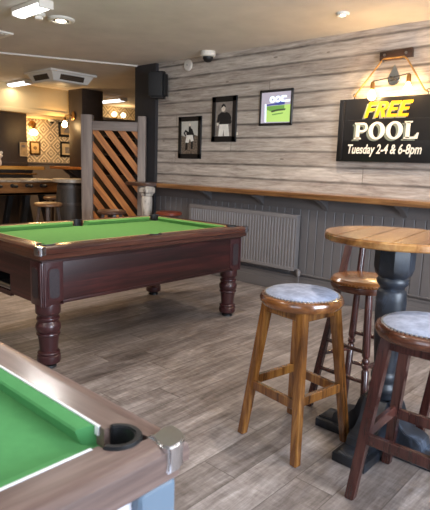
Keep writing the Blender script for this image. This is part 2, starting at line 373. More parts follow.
# panelling below the ledge: frieze, grooved boards, moulded skirting
b = B(); box(b, (-5.37, W - 0.012, 0.0), (2.6, W, 1.07)); x = -5.37
while x < 2.6:
    box(b, (x + 0.003, W - 0.024, 0.2), (min(x + 0.099, 2.6), W - 0.008, 0.93), 0.005, 1); x += 0.102
box(b, (-5.37, W - 0.03, 0.92), (2.6, W, 1.05), 0.004)
struct('trim_2', b, M_PANEL)
b = B(); box(b, (-5.37, W - 0.035, 0), (2.6, W, 0.19), 0.004); box(b, (-5.37, W - 0.05, 0), (2.6, W, 0.12), 0.006); box(b, (-5.37, W - 0.045, 0.175), (2.6, W, 0.2), 0.006)
struct('baseboard_back', b, M_PANEL)
# dark pilaster where the boarded wall ends
b = B(); box(b, (-5.80, 4.66, 0), (-5.37, 4.93, H), 0.004); struct('trim_3', b, M_DARK)
# bead along the ceiling
b = B(); beam(b, (-7.25, 1.79, H - 0.008), (-5.73, 4.64, H - 0.008), 0.05, 0.024); struct('trim_4', b, M_CEIL)
# lowered ceiling and bulkhead over the bar
b = B(); box(b, (-10.3, -3.0, 2.19), (-8.9, 6.0, H)); struct('ceiling_lowered', b, M_CREAM)
b = B(); box(b, (-8.915, -3.0, 2.16), (-8.88, 5.5, 2.24), 0.01); struct('trim_5', b, M_CREAM)
# square pillar
b = B(); box(b, (-8.79, 5.49, 0), (-8.35, 5.95, H), 0.01); struct('trim_6', b, M_BROWN)
b = B(); box(b, (-6.95, 7.1, 0), (-6.75, 7.3, H), 0.01); struct('trim_8', b, M_BROWN)
# dark partition beside the bar
b = B(); box(b, (-9.5, 1.5, 0), (-9.4, 4.965, 2.19), 0.005); box(b, (-9.41, 4.3, 0), (-9.385, 4.62, 2.19), 0.004); box(b, (-9.41, 4.3, 1.24), (-9.37, 4.965, 1.29), 0.004)
struct('wall_partition', b, M_BROWN)

# ---------------------------------------------------------------- pool tables
def pool_table(t, wx, ly, style):
    """t: the table's empty at the floor centre; wx, ly outer rail size"""
    hx, hy = wx / 2, ly / 2; zt = 0.82
    old = style == 'old'
    rw = 0.115 if old else 0.10
    mY, mX = (M_RAIL, M_RAILX) if old else (M_GWOOD, M_GWOODX)
    cab, cabx = (M_MAHOG, M_MAHOGX) if old else (M_WHITECAB, M_WHITECAB)
    cloth = M_CLOTH if old else M_CLOTH2
    pr = 0.062 if old else 0.05                               # pocket radius
    ix, iy = hx - rw, hy - rw                                 # inner line of the wooden rails
    # rails: mitred bars with rounded outer edge and pocket bites at the corners
    def rail(name, L, half, along, sgn, m, e0=None):
        qs = [0, .006, .012, .024, .036, .046, .054, .057]
        Rb = pr - .006
        prof = [(q, 0.735) for q in qs[::-1]] + [(q, zt) for q in qs] + [(.0571, zt), (rw - 0.022, zt), (rw - 0.012, zt - 0.003), (rw - 0.003, zt - 0.011), (rw, zt - 0.024), (rw - 0.001, 0.775), (rw - 0.014, 0.768), (rw - 0.014, 0.742), (rw - 0.02, 0.735), (.0571, 0.735)]
        bb = B(); inner = half; A = []
        for e in ((-1, 1) if e0 is None else (0, e0)):
            ring = []
            for q, z in prof:
                o = inner + q                                  # round bite for the pocket, mitre outside it
                a = L - math.sqrt(max(Rb ** 2 - q * q, 0)) if q < Rb else L + q
                if e == 0: a = math.sqrt(max(.045 ** 2 - (q - .012) ** 2, 0)) if q <= .057 else 0
                ea = e * a if e else e0 * a
                p = (sgn * o, ea, z) if along == 'Y' else (ea, sgn * o, z)
                ring.append(bb.verts.new(p))
            A.append(ring)
        n = len(prof)
        for k in range(n): bb.faces.new((A[0][k], A[0][(k + 1) % n], A[1][(k + 1) % n], A[1][k]))
        nq = len(qs)
        for ring in A:
            for i in range(nq - 1): bb.faces.new((ring[nq - 1 - i], ring[nq - 2 - i], ring[nq + 1 + i], ring[nq + i]))
            bb.faces.new([ring[0]] + ring[2 * nq - 1:])
        bmesh.ops.recalc_face_normals(bb, faces=bb.faces[:])
        return obj(name, bb, m, t, True, 0.5)
    for s in (-1, 1):
        rail('rail', iy, ix, 'Y', s, mY, -1); rail('rail', iy, ix, 'Y', s, mY, 1); rail('rail', ix, iy, 'X', s, mX)
    # bed cloth with cut-away pockets
    bx, by = ix, iy; pts = []
    def arc(cx, cy, r, a0, a1, n=7): return [(cx + r * math.cos(a0 + (a1 - a0) * k / n), cy + r * math.sin(a0 + (a1 - a0) * k / n)) for k in range(n + 1)]
    pts += arc(-bx, -by, pr, PI / 2, 0) + arc(bx, -by, pr, PI, PI / 2) + arc(bx, 0, pr * 0.85, -PI / 2, -3 * PI / 2) + arc(bx, by, pr, -PI / 2, -PI) + arc(-bx, by, pr, 0, -PI / 2) + arc(-bx, 0, pr * 0.85, PI / 2, -PI / 2)
    bb = B(); prism(bb, pts, 0.755, 0.778); obj('bed_cloth', bb, cloth, t)
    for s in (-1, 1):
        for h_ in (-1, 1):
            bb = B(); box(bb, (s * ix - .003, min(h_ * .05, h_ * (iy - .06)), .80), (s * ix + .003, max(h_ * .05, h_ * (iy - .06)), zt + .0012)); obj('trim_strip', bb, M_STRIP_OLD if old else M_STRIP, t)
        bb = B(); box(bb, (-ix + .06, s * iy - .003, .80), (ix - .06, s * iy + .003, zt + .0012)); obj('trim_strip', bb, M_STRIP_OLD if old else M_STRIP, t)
    # six cushions
    cw = 0.046 if old else 0.034; gap = 0.07; mid = 0.055
    def cushion(p0, p1, inward):
        p0, p1 = Vector(p0), Vector(p1); d = (p1 - p0).normalized(); i = Vector(inward)
        bb = B(); R = []
        for p, e in ((p0, 1), (p1, -1)):
            back, nose = p, p + i * cw + d * e * cw * 0.75
            R.append([bb.verts.new(Vector((q.x, q.y, z))) for q, z in ((back, 0.778), (back, zt - 0.002), (back.lerp(nose, .25), zt - 0.001), (back.lerp(nose, .9), zt - 0.008), (nose, zt - 0.013), (back.lerp(nose, .85), 0.792), (back.lerp(nose, .7), 0.778))])
        n = len(R[0])
        for k in range(n): bb.faces.new((R[0][k], R[0][(k + 1) % n], R[1][(k + 1) % n], R[1][k]))
        bb.faces.new(R[0]); bb.faces.new(R[1][::-1]); bmesh.ops.recalc_face_normals(bb, faces=bb.faces[:])
        obj('cushion', bb, cloth, t)
    for s in (-1, 1):
        cushion((s * ix, -iy + gap, 0), (s * ix, -mid, 0), (-s, 0, 0)); cushion((s * ix, mid, 0), (s * ix, iy - gap, 0), (-s, 0, 0))
        cushion((-ix + gap, s * iy, 0), (ix - gap, s * iy, 0), (0, -s, 0))
    # pockets: a black collar on the rails and a cup below the bed
    def pocket(cx, cy, a0, a1, r):
        bb = B(); lathe(bb, [(r, 0.778), (r - 0.002, 0.70), (r - 0.02, 0.66)], (cx, cy), 20, caps=False)
        v = [bb.verts.new((cx + (r - 0.02) * math.cos(2 * PI * k / 20), cy + (r - 0.02) * math.sin(2 * PI * k / 20), 0.66)) for k in range(20)]; bb.faces.new(v)
        ri, ro = r - 0.008, r + 0.007
        pin = [(cx + ri * math.cos(a0 + (a1 - a0) * k / 16), cy + ri * math.sin(a0 + (a1 - a0) * k / 16)) for k in range(17)]
        pout = [(cx + ro * math.cos(a0 + (a1 - a0) * k / 16), cy + ro * math.sin(a0 + (a1 - a0) * k / 16)) for k in range(17)]
        prism(bb, pin + pout[::-1], 0.70, zt + 0.006, bev=0.003)
        return obj('pocket', bb, M_BLACK, t)
    q = 0.012
    for sx in (-1, 1):
        for sy in (-1, 1):
            ang = math.atan2(sy, sx); pocket(sx * (ix + q - .012), sy * (iy + q - .012), ang - 2.05, ang + 2.05, pr - 0.008)
        pocket(sx * (ix + 0.012), 0, (0 if sx > 0 else PI) - 1.5, (0 if sx > 0 else PI) + 1.5, 0.05)
    # corner castings
    for sx in (-1, 1):
        for sy in (-1, 1):
            bb = B(); c = 0.055 if old else 0.065
            Rr = 0.03 if old else 0.045; e = 0.006
            out = [(hx + e - c, hy + e), (hx + e - Rr, hy + e)] + arc(hx + e - Rr, hy + e - Rr, Rr, PI / 2, 0, 6)[1:] + [(hx + e, hy + e - c)]
            inn = [(hx - 0.022, hy - c + 0.006), (hx - 0.05, hy - 0.05), (hx - c + 0.006, hy - 0.022)] if old else [(hx - 0.014, hy - c), (hx - 0.044, hy - 0.056), (hx - 0.062, hy - 0.062), (hx - 0.056, hy - 0.044), (hx - c, hy - 0.014)]
            pp = [(x * sx, y * sy) for x, y in out + inn]
            prism(bb, pp, 0.768, zt + 0.005, bev=0.004)
            obj('corner_cap', bb, M_CHROME, t)
    if old:
        # stepped moulding under the rails and the deep cabinet
        a = 0.058
        bb = B(); box(bb, (-hx + .03, -hy + .03, .725), (hx - .03, hy - .03, .75), .006); box(bb, (-hx + .044, -hy + .044, .708), (hx - .044, hy - .044, .735), .004); obj('moulding', bb, M_MAHOG, t)
        for s in (-1, 1):
            bb = B(); box(bb, (s * (hx - a) - .012, -hy + .16, .44), (s * (hx - a) + .012, hy - .16, .715), .003); box(bb, (s * (hx - a) - .016, -hy + .16, .435), (s * (hx - a) + .016, hy - .16, .455), .004); obj('side_panel', bb, M_MAHOG, t)
        bb = B(); box(bb, (-hx + .16, hy - a - .012, .44), (hx - .16, hy - a + .012, .715), .003); obj('end_panel', bb, M_MAHOGX, t)
        # near end has the ball return window
        y0, y1 = -hy + a - .012, -hy + a + .012; wx0, wx1, wz0, wz1 = -.20, .155, .455, .575
        bb = B()
        box(bb, (-hx + .16, y0, .44), (wx0, y1, .715)); box(bb, (wx1, y0, .44), (hx - .16, y1, .715)); box(bb, (wx0, y0, wz1), (wx1, y1, .715)); box(bb, (wx0, y0, .42), (wx1, y1, wz0)); obj('end_panel', bb, M_MAHOGX, t)
        bb = B(); box(bb, (wx0 - .01, y1, wz0 - .01), (wx1 + .01, y1 + .18, wz0 + .005)); box(bb, (wx0 - .01, y1 + .17, wz0), (wx1 + .01, y1 + .19, wz1 + .02)); box(bb, (wx0 - .02, y1, wz0), (wx0 - .005, y1 + .19, wz1 + .02)); box(bb, (wx1 + .005, y1, wz0), (wx1 + .02, y1 + .19, wz1 + .02)); box(bb, (wx0 - .01, y1, wz1 + .01), (wx1 + .01, y1 + .19, wz1 + .02)); r_ = obj('ball_return', bb, M_BLACK, t)
        bb = B(); rod(bb, (wx0, y0 + .014, wz0 + .022), (wx1, y0 + .014, wz0 + .022), .018); obj('return_bar', bb, M_STEEL, r_)
        bb = B(); box(bb, (-hx + .06, -hy + .06, .46), (-hx + .3, hy - .06, .5)); obj('cabinet_base', bb, M_BLACK, t)
        for sx in (-1, 1):
            for sy in (-1, 1):
                bb = B(); px, py = sx * (hx - .042), sy * (hy - .042)
                box(bb, (min(px, px - sx * .15), min(py, py - sy * .15), .428), (max(px, px - sx * .15), max(py, py - sy * .15), .715), .006)
                for k in (.0, .018): 
                    rod(bb, (px + sx * .001 - sx * k, py + sy * .001 - sy * (.018 - k), .432), (px + sx * .001 - sx * k, py + sy * .001 - sy * (.018 - k), .712), .008, 10)
                p = obj('corner_post', bb, M_TURN, t)
                def oval(w, h, c, n=5):
                    o = []
                    for (ax, ay, s0) in ((1, 1, 0), (-1, 1, PI / 2), (-1, -1, PI), (1, -1, 3 * PI / 2)):
                        o += [(ax * (w - c) + c * math.cos(s0 + PI / 2 * k / n), ay * (h - c) + c * math.sin(s0 + PI / 2 * k / n)) for k in range(n + 1)]
                    return o
                for face in 'xy':
                    if face == 'y': m = Matrix.Translation((px - sx * .083, py, .575)) @ (XZ if sy < 0 else Matrix.Rotation(PI, 4, 'Z') @ XZ)
                    else: m = Matrix.Translation((px, py - sy * .083, .575)) @ Matrix.Rotation(PI / 2 * sx, 4, 'Z') @ XZ
                    bb = B(); prism(bb, oval(.046, .108, .03), -.004, .0035, m, .0015); r_ = obj('inset_panel', bb, M_TURN, p)
                    bb = B(); prism(bb, oval(.036, .096, .024), -.002, .0048, m); obj('inset_plate', bb, M_INSET, p)
                cx, cy = sx * (hx - .118), sy * (hy - .120)
                bb = B(); lathe(bb, [(.078, .435), (.08, .425), (.08, .375), (.074, .365), (.062, .358), (.062, .348), (.073, .342), (.075, .335), (.073, .326), (.066, .318), (.068, .312), (.077, .30), (.081, .285), (.08, .265), (.074, .25), (.066, .243), (.075, .237), (.077, .231), (.075, .225), (.068, .22), (.062, .17), (.057, .125), (.056, .115), (.07, .108), (.073, .102), (.07, .095), (.066, .09), (.075, .082), (.076, .05), (.072, .035), (.05, .03)], (cx, cy), 32)
                l = obj('leg', bb, M_TURN, t)
                bb = B(); lathe(bb, [(.022, .032), (.022, .018), (.045, .014), (.048, .0)], (cx, cy), 20); obj('foot_pad', bb, M_BLACK, l)
    else:
        bb = B(); box(bb, (-hx + .04, -hy + .04, .44), (hx - .04, hy - .04, .745), .01); obj('cabinet', bb, M_WHITECAB, t)
        for sx in (-1, 1):
            for sy in (-1, 1):
                bb = B(); cx, cy = sx * (hx - .064), sy * (hy - .064)
                box(bb, (cx - .048, cy - .048, .02), (cx + .048, cy + .048, .738), .016, 3); l = obj('leg', bb, M_BLUEGREY, t)
                bb = B(); lathe(bb, [(.03, .03), (.045, .015), (.045, 0)], (cx, cy), 18); obj('foot_pad', bb, M_BLACK, l)

tA = thing('pool_table', 'mahogany pool table with turned legs and green cloth, in the middle of the room', 'pool table', (-3.490, 2.580, 0))
pool_table(tA, 1.262, 2.034, 'old')
tB = thing('pool_table', 'pool table with grey-brown rails and blue-grey legs, cut off at bottom left', 'pool table', (-0.655 - 0.61, 0.668 - 1.05, 0))
pool_table(tB, 1.22, 2.10, 'new')

# ---------------------------------------------------------------- bar stools and pedestal table
def square_stool(label, loc, rz, leg_m, seat_m, group='square legged bar stools'):
    t = thing('bar_stool', label, 'bar stool', loc, rz, None)
    b = B(); lathe(b, [(.02, .697), (.172, .697), (.191, .702), (.201, .716), (.203, .730), (.196, .745), (.182, .751), (.02, .751)], n=48); s = obj('seat', b, seat_m, t)
    b = B(); lathe(b, [(.174, .748), (.174, .755), (.158, .765), (.11, .773), (.05, .777), (.002, .778)], n=48); c = obj('cushion', b, M_FABRIC, s)
    b = B()
    for k in range(64):
        a = 2 * PI * k / 64; x, y = .1765 * math.cos(a), .1765 * math.sin(a)
        box(b, (x - .0035, y - .0035, .750), (x + .0035, y + .0035, .7565))
    st = tag(obj('nail_trim', b, M_STUD, s), 'pale studded edging')
    tp, ft = .114, .183; P = lambda sx, sy, z: (sx * (ft + (tp - ft) * z / .705), sy * (ft + (tp - ft) * z / .705), z)
    for sx in (-1, 1):
        for sy in (-1, 1):
            b = B(); sqleg(b, P(sx, sy, 0), P(sx, sy, .705), .039, .045); obj('leg', b, leg_m, t)
    for z, nm, hh, w in ((.272, 'stretcher', .046, .024), (.676, 'seat_rail', .045, .02)):
        for k in range(4):
            c0, c1 = [((-1, -1), (1, -1)), ((1, -1), (1, 1)), ((1, 1), (-1, 1)), ((-1, 1), (-1, -1))][k]
            zz = z + (.018 if k % 2 and nm == 'stretcher' else 0)
            b = B(); beam(b, P(*c0, zz), P(*c1, zz), w, hh); obj(nm, b, leg_m, t)
    return t
square_stool('golden oak bar stool with blue-grey padded seat, left of the round table', (-1.316, 2.090, 0), math.radians(-9), M_OAKLEG, M_OAKSEAT)
square_stool('dark red-brown bar stool with blue-grey padded seat, in front of the round table', (-.688, 2.035, 0), math.radians(1), M_REDLEG, M_REDSEAT)
square_stool('dark bar stool mostly cut off by the right edge, behind the blue-grey-seated dark stool', (-.665, 2.735, 0), math.radians(-4), M_REDLEG, M_REDSEAT)

t = thing('high_stool', 'dark bar stool with shiny tan leather seat and turned legs, behind the round table', 'bar stool', (-1.265, 2.635, 0), 0)
b = B(); lathe(b, [(.02, .695), (.15, .695), (.172, .702), (.18, .718), (.178, .733), (.168, .742), (.02, .742)], n=44); s = obj('seat', b, M_REDSEAT, t)
b = B(); lathe(b, [(.176, .738), (.176, .75), (.165, .765), (.12, .776), (.06, .780), (.002, .781)], n=44); obj('seat_pad', b, M_TAN, s)
b = B()
for k in range(60):
    a = 2 * PI * k / 60; x, y = .1775 * math.cos(a), .1775 * math.sin(a); box(b, (x - .003, y - .003, .741), (x + .003, y + .003, .747))
obj('nail_trim', b, M_BRASS, s)
legs = {'p1': [(-.185, -.18, 0), (-.145, .09, .96)], 'p2': [(-.095, .07, 0), (-.105, .175, .95)], 'f1': [(.135, -.155, 0), (.075, -.08, .70)], 'f2': [(.165, .15, 0), (.09, .09, .70)]}
PROF = [(.016, 0), (.019, .08), (.02, .40), (.014, .415), (.021, .43), (.021, .445), (.014, .455), (.021, .47), (.021, .485), (.014, .50), (.022, .52), (.021, .7), (.019, 1)]
for k, (a, c) in legs.items():
    b = B()
    if k == 'p1': sqleg(b, a, c, .036, .034)
    elif k == 'p2': turned(b, a, c, [(.019, 0), (.02, .34), (.014, .35), (.022, .36), (.022, .375), (.014, .385), (.022, .4), (.02, .5), (.018, 1)])
    else: turned(b, a, c, PROF)
    obj('back_leg' if k[0] == 'p' else 'leg', b, M_REDLEG, t)
def on(k, z):
    a, c = [Vector(q) for q in legs[k]]; return a.lerp(c, z / c.z)
for u, v_, z in (('p1', 'f1', .22), ('f1', 'f2', .30), ('f2', 'p2', .22), ('p2', 'p1', .30), ('p1', 'f1', .38), ('p2', 'f2', .40)):
    b = B(); turned(b, on(u, z), on(v_, z), [(.010, 0), (.013, .5), (.010, 1)]); obj('stretcher', b, M_REDLEG, t)
b = B(); beam(b, on('p1', .935), on('p2', .93), .022, .05); obj('back_rail', b, M_REDLEG, t)

t = thing('pedestal_table', 'round plank-topped pub table on a dark turned pedestal, with stools around it', 'table', (-.985, 2.36, 0), 0)
b = B(); n = 64; R_ = .335
lathe(b, [(.02, 1.022), (R_ - .006, 1.022), (R_, 1.028), (R_, 1.05), (R_ - .006, 1.056)], n=n, caps=False)
# top made of planks with fine grooves between them
edges = [-R_, -.20, -.068, .064, .196, R_]
for x0, x1 in zip(edges, edges[1:]):
    a0, a1 = max(x0 + (.0028 if x0 > -R_ else 0), -R_ + .006), min(x1 - (.0028 if x1 < R_ else 0), R_ - .006); rr = R_ - .005
    up = [(x, math.sqrt(max(rr * rr - x * x, 0))) for x in [a0 + (a1 - a0) * k / 12 for k in range(13)]]
    prism(b, up + [(x, -y) for x, y in reversed(up)] if up[0][1] > 1e-4 and up[-1][1] > 1e-4 else up + [(x, -y) for x, y in reversed(up) if y > 1e-4], 1.03, 1.058)
tp = obj('tabletop', b, M_TOP, t); tp.rotation_euler = (0, 0, math.radians(8))
b = B(); lathe(b, [(.06, 1.024), (.15, 1.022), (.15, 1.005), (.09, .99), (.06, .99)], n=32)
pl = lathe(b, [(0.08944, .998), (0.09288, .985), (0.09288, .90), (0.08428, .868), (0.0688, .852)], n=8, mat=Matrix.Rotation(PI / 8, 4, 'Z'))
lathe(b, [(0.0602, .865), (0.06708, .852), (0.07396, .842), (0.07396, .826), (0.06708, .815), (0.05848, .806), (0.05676, .796), (0.06364, .79), (0.06794, .78), (0.07052, .74), (0.07052, .68), (0.06708, .6), (0.0602, .5), (0.05332, .42), (0.0516, .385), (0.0602, .375), (0.06364, .365), (0.06364, .345), (0.05676, .335), (0.05676, .325), (0.0688, .31), (0.07052, .295), (0.0645, .28), (0.05848, .27), (0.0602, .18), (0.0645, .10)], n=32)
obj('pedestal', b, M_DISTRESS, t, sharp=0.75)
b = B()
for k in range(4):
    m = Matrix.Rotation(k * PI / 2, 4, 'Z'); hw = .075
    prof = [(.0, .0), (.315, .0), (.315, .045), (.305, .055), (.235, .06), (.225, .10), (.20, .115), (.15, .125), (.115, .16), (.095, .22), (.075, .25), (.0, .25)]
    mm = m @ Matrix.Translation((0, hw * .8, 0)) @ Matrix(((1, 0, 0, 0), (0, 0, -1, 0), (0, 1, 0, 0), (0, 0, 0, 1)))
    prism(b, prof, 0, hw * 1.6, mm, .004)
    box(b, (.10, -hw - .008, 0), (.318, hw + .008, .045), .006, 2, m)
obj('base', b, M_DISTRESS, t)

# ---------------------------------------------------------------- ledge along the wall
t = thing('wall_ledge', 'long varnished live-edge drinking ledge along the boarded wall', 'shelf', (0, 0, 0))
top = []; xs = [-5.05 + 7.6 * k / 90 for k in range(91)]
pts = [(x, 4.41 + .008 * math.sin(x * 3.1) + .006 * math.sin(x * 7.7 + 1)) for x in xs] + [(2.55, W - .002), (-5.05, W - .002)]
b = B(); prism(b, pts, 1.05, 1.103, bev=.008); obj('board', b, M_LEDGE, t)
for x in (-4.35, -3.55, -2.73, -1.9, -1.0, .1, 1.3):
    b = B(); prism(b, [(4.68, 1.05), (4.50, 1.05), (4.50, 1.035), (4.56, 1.01), (4.62, .98), (4.68, .93)], -.03, .03, Matrix(((0, 0, 1, x), (1, 0, 0, 0), (0, 1, 0, 0), (0, 0, 0, 1))), .003); obj('bracket', b, M_PANEL, t)
t = thing('shelf_end', 'dark shelf end on a worn white turned leg, left of the wall ledge', 'shelf', (0, 0, 0))
pts = [(-5.04, 4.60), (-5.04, 4.40), (-5.08, 4.27), (-5.2, 4.19), (-5.38, 4.17), (-5.45, 4.24), (-5.42, 4.60)]
b = B(); prism(b, pts, 1.06, 1.105, bev=.008); obj('top', b, M_DARKLEDGE, t)
cx, cy = -5.145, 4.34
b = B(); box(b, (cx - .085, cy - .085, .96), (cx + .085, cy + .085, 1.06), .025, 1)
lathe(b, [(.075, .965), (.075, .945), (.062, .93), (.068, .915), (.07, .90), (.07, .82), (.062, .70), (.052, .62), (.05, .58), (.062, .57), (.062, .555), (.045, .54), (.055, .40), (.07, .3), (.07, .2)], (cx, cy), 24); box(b, (cx - .075, cy - .075, 0), (cx + .075, cy + .075, .21), .01)
obj('leg', b, M_WORNWHITE, t)

# ---------------------------------------------------------------- radiator
t = thing('radiator', 'grey painted panel radiator on the panelling under the ledge', 'radiator', (0, 0, 0))
x0, x1, z0, z1 = -4.62, -3.02, .25, .86; yf = W - .115
b = B(); pts = []; n = 40; p = (x1 - x0 - .03) / n
for k in range(n):
    xa = x0 + .015 + k * p
    pts += [(xa + p * .1, yf + .012), (xa + p * .3, yf), (xa + p * .7, yf), (xa + p * .9, yf + .012)]
pts = [(x0, yf + .006)] + pts + [(x1, yf + .006), (x1, yf + .03), (x0, yf + .03)]
prism(b, pts, z0 + .03, z1 - .03); box(b, (x0, yf - .002, z1 - .045), (x1, yf + .03, z1 - .005), .008); box(b, (x0, yf - .002, z0 + .005), (x1, yf + .03, z0 + .045), .008); obj('front_panel', b, M_RAD, t)
b = B(); box(b, (x0 + .02, yf + .055, z0 + .02), (x1 - .02, yf + .075, z1 - .02)); obj('rear_panel', b, M_RAD, t)
b = B(); box(b, (x0, yf, z1 - .008), (x1, yf + .078, z1), .003); k = x0 + .02
while k < x1 - .03: box(b, (k, yf + .006, z1 - .002), (k + .012, yf + .07, z1 + .004)); k += .02
obj('top_grille', b, M_RAD, t)
for x in (x0, x1): b = B(); box(b, (x - .004, yf + .004, z0 + .02), (x + .004, yf + .076, z1), .002); obj('side_cover', b, M_RAD, t)
b = B(); lathe(b, [(.012, .0), (.02, .01), (.02, .06), (.014, .07)], (x1 + .045, yf + .04), 14, z0=.2); rod(b, (x1 - .005, yf + .04, .275), (x1 + .045, yf + .04, .275), .009); obj('valve', b, M_RAD, t)
b = B(); tube(b, [(x1 + .045, yf + .04, .22), (x1 + .045, yf + .04, .215), (x1 + .045, yf + .04, .03)], .008); tube(b, [(x1 + .045, yf + .04, .23), (x1 + .12, yf + .05, .232), (2.5, yf + .05, .232)], .009); obj('pipe', b, M_PANEL, t)
for x in (x0 + .2, x1 - .2): b = B(); box(b, (x - .02, yf + .07, z0 + .05), (x + .02, W - .02, z1 - .05)); obj('bracket', b, M_RAD, t)

# ---------------------------------------------------------------- FREE POOL sign, its rope, wall block and wall lamp
def shape2d(loops):
    c = bpy.data.curves.new('tmp', 'CURVE'); c.dimensions = '2D'; c.fill_mode = 'BOTH'
    for L in loops:
        s = c.splines.new('POLY'); s.points.add(len(L) - 1); s.use_cyclic_u = True
        for pnt, (x, y) in zip(s.points, L): pnt.co = (x, y, 0, 1)
    return curve_bm(c)
def curve_bm(c):
    c.extrude = .0015
    o = bpy.data.objects.new('tmp', c); COL.objects.link(o); bpy.context.view_layer.update()
    me = bpy.data.meshes.new_from_object(o.evaluated_get(bpy.context.evaluated_depsgraph_get()))
    bb = B(); bb.from_mesh(me); bpy.data.objects.remove(o); bpy.data.curves.remove(c) if c.users == 0 else None; bpy.data.meshes.remove(me)
    return bb
def ell(cx, cy, rx, ry, n=36, a0=0, a1=2 * PI): return [(cx + rx * math.cos(a0 + (a1 - a0) * k / n), cy + ry * math.sin(a0 + (a1 - a0) * k / n)) for k in range(n)]
def rect(x0, y0, x1, y1): return [(x0, y0), (x1, y0), (x1, y1), (x0, y1)]
# letters as lists of shapes; each shape is a list of loops; unit height 1
def halfbowl(x, yb, yt, w, th):
    cy, ry = (yb + yt) / 2, (yt - yb) / 2
    o = [(x, yb)] + [(x + w - ry * .9 + ry * .9 * math.cos(a), cy + ry * math.sin(a)) for a in [-PI / 2 + PI * k / 12 for k in range(13)]] + [(x, yt)]
    i = [(x + .001, yb + th)] + [(x + w - ry * .9 + (ry * .9 - th) * math.cos(a), cy + (ry - th) * math.sin(a)) for a in [-PI / 2 + PI * k / 12 for k in range(13)]] + [(x + .001, yt - th)]
    return [o, i]
GL = {
 'F': ([[rect(0, 0, .2, 1)], [rect(.19, .8, .62, 1)], [rect(.19, .42, .52, .6)]], .66),
 'R': ([[rect(0, 0, .2, 1)], halfbowl(.19, .42, 1, .44, .17), [[(.24, .44), (.44, 0), (.67, 0), (.45, .46)]]], .72),
 'E': ([[rect(0, 0, .2, 1)], [rect(.19, .81, .6, 1)], [rect(.19, .42, .52, .59)], [rect(.19, 0, .62, .19)]], .68),
 'p': ([[rect(.09, .05, .31, .95)], [[(0, 0), (.42, 0), (.42, .07), (.31, .12), (.09, .12), (0, .07)]], [[(0, 1), (.3, 1), (.3, .88), (.09, .88), (0, .93)]], halfbowl(.30, .42, 1, .47, .13)], .84),
 'o': ([[ell(.46, .5, .46, .52), ell(.46, .5, .22, .40)]], .98),
 'l': ([[rect(.09, .05, .31, .95)], [[(0, 1), (.42, 1), (.42, .93), (.31, .88), (.09, .88), (0, .93)]], [[(0, 0), (.72, 0), (.78, .34), (.68, .34), (.56, .12), (.09, .12), (0, .07)]]], .80)}
def word(txt, x0, x1, zb, h, slant, y, name, m, parent, dx=0, dz=0, grow=0):
    total = sum(GL[c][1] for c in txt) - .04; sx = (x1 - x0) / (total * h + slant * h) ; bb = B(); x = 0
    for c in txt:
        for loops in GL[c][0]:
            s = shape2d([[((x + px + slant * py / sx) * h * sx, py * h) for px, py in L] for L in loops])
            merge(bb, s)
        x += GL[c][1]
    if grow:
        pass
    m4 = Matrix.Translation((x0 + dx, y, zb + dz)) @ XZ
    bmesh.ops.transform(bb, matrix=m4, verts=bb.verts[:])
    return obj(name, bb, m, parent, False)
t = thing('hanging_sign', 'black FREE POOL sign board hanging from a rope on the boarded wall', 'sign', (0, 0, 0))
sy = W - .055; sx0, sx1, sz0, sz1 = -2.635, -1.625, 1.43, 2.018
b = B(); box(b, (sx0, sy, sz0), (sx1, sy + .03, sz1), .004)
for k in (1, 2): box(b, (sx0 + .002, sy - .0012, sz0 + (sz1 - sz0) * k / 3 + .002), (sx1 - .002, sy + .002, sz0 + (sz1 - sz0) * (k + 1) / 3 - .002), .001, 1) if k < 3 else None
bd = obj('board', b, M_SIGN, t)
for s, xx in ((1, sx0 + .035), (-1, sx1 - .035)):
    b = B(); box(b, (min(xx, xx + s * .028), sy - .014, sz0 + .02), (max(xx, xx + s * .028), sy + .002, sz1 - .02), .006, 2); obj('batten', b, M_FRAME, t)
yl = sy - .004
o = word('FRE' + 'E', -2.365, -1.895, 1.838, .140, .3, yl, 'free_lettering', M_YELLOW, t); tag(o, 'yellow slanted word FREE')
word('FREE', -2.365, -1.895, 1.838, .140, .3, yl + .0018, 'free_lettering_shadow', M_SHADOWTXT, t, -.020, -.012)
o = word('pool', -2.455, -1.835, 1.640, .155, 0, yl, 'pool_lettering', M_CREAMTXT, t); tag(o, 'cream serif word POOL')
word('pool', -2.455, -1.835, 1.640, .155, 0, yl + .0018, 'pool_lettering_shadow', M_SHADOWTXT, t, -.022, -.016)
c = bpy.data.curves.new('tmp', 'FONT'); c.body = 'Tuesday 2-4 & 6-8pm'; c.size = .118; c.shear = .2; c.offset = .0022; c.space_character = 1.0
bb = curve_bm(c); xs_ = [v.co.x for v in bb.verts]; k = .72 / (max(xs_) - min(xs_))
bmesh.ops.transform(bb, matrix=Matrix.Translation((-2.512 - min(xs_) * k, yl, 1.508)) @ XZ @ Matrix.Diagonal((k, 1.02, 1, 1)), verts=bb.verts[:])
tag(obj('times_lettering', bb, M_CREAMTXT, t, False), 'cream words Tuesday 2-4 & 6-8pm')
for x in (-2.49, -1.79):
    b = B(); tube(b, [(x, sy + .015, sz1 - .01), (x, sy + .015, sz1 + .02)] + [(x + .014 * math.sin(a), sy + .015, sz1 + .034 - .014 * math.cos(a)) for a in [2 * PI * q / 10 for q in range(11)]], .004, 8); obj('hook_eye', b, M_BLACK, t)
b = B(); tube(b, [(-2.49, sy + .008, 2.04), (-2.46, sy - .002, 2.07), (-2.24, W - .0705, 2.325), (-2.215, W - .0705, 2.3515), (-2.02, W - .0705, 2.3515), (-1.99, W - .0705, 2.325), (-1.82, sy - .002, 2.06), (-1.79, sy + .008, 2.04)], .0075, 10); obj('rope', b, M_ROPE, t)
t = thing('hanger_block', 'small dark wooden block bolted high on the wall, carrying the sign rope', 'wall block', (0, 0, 0))
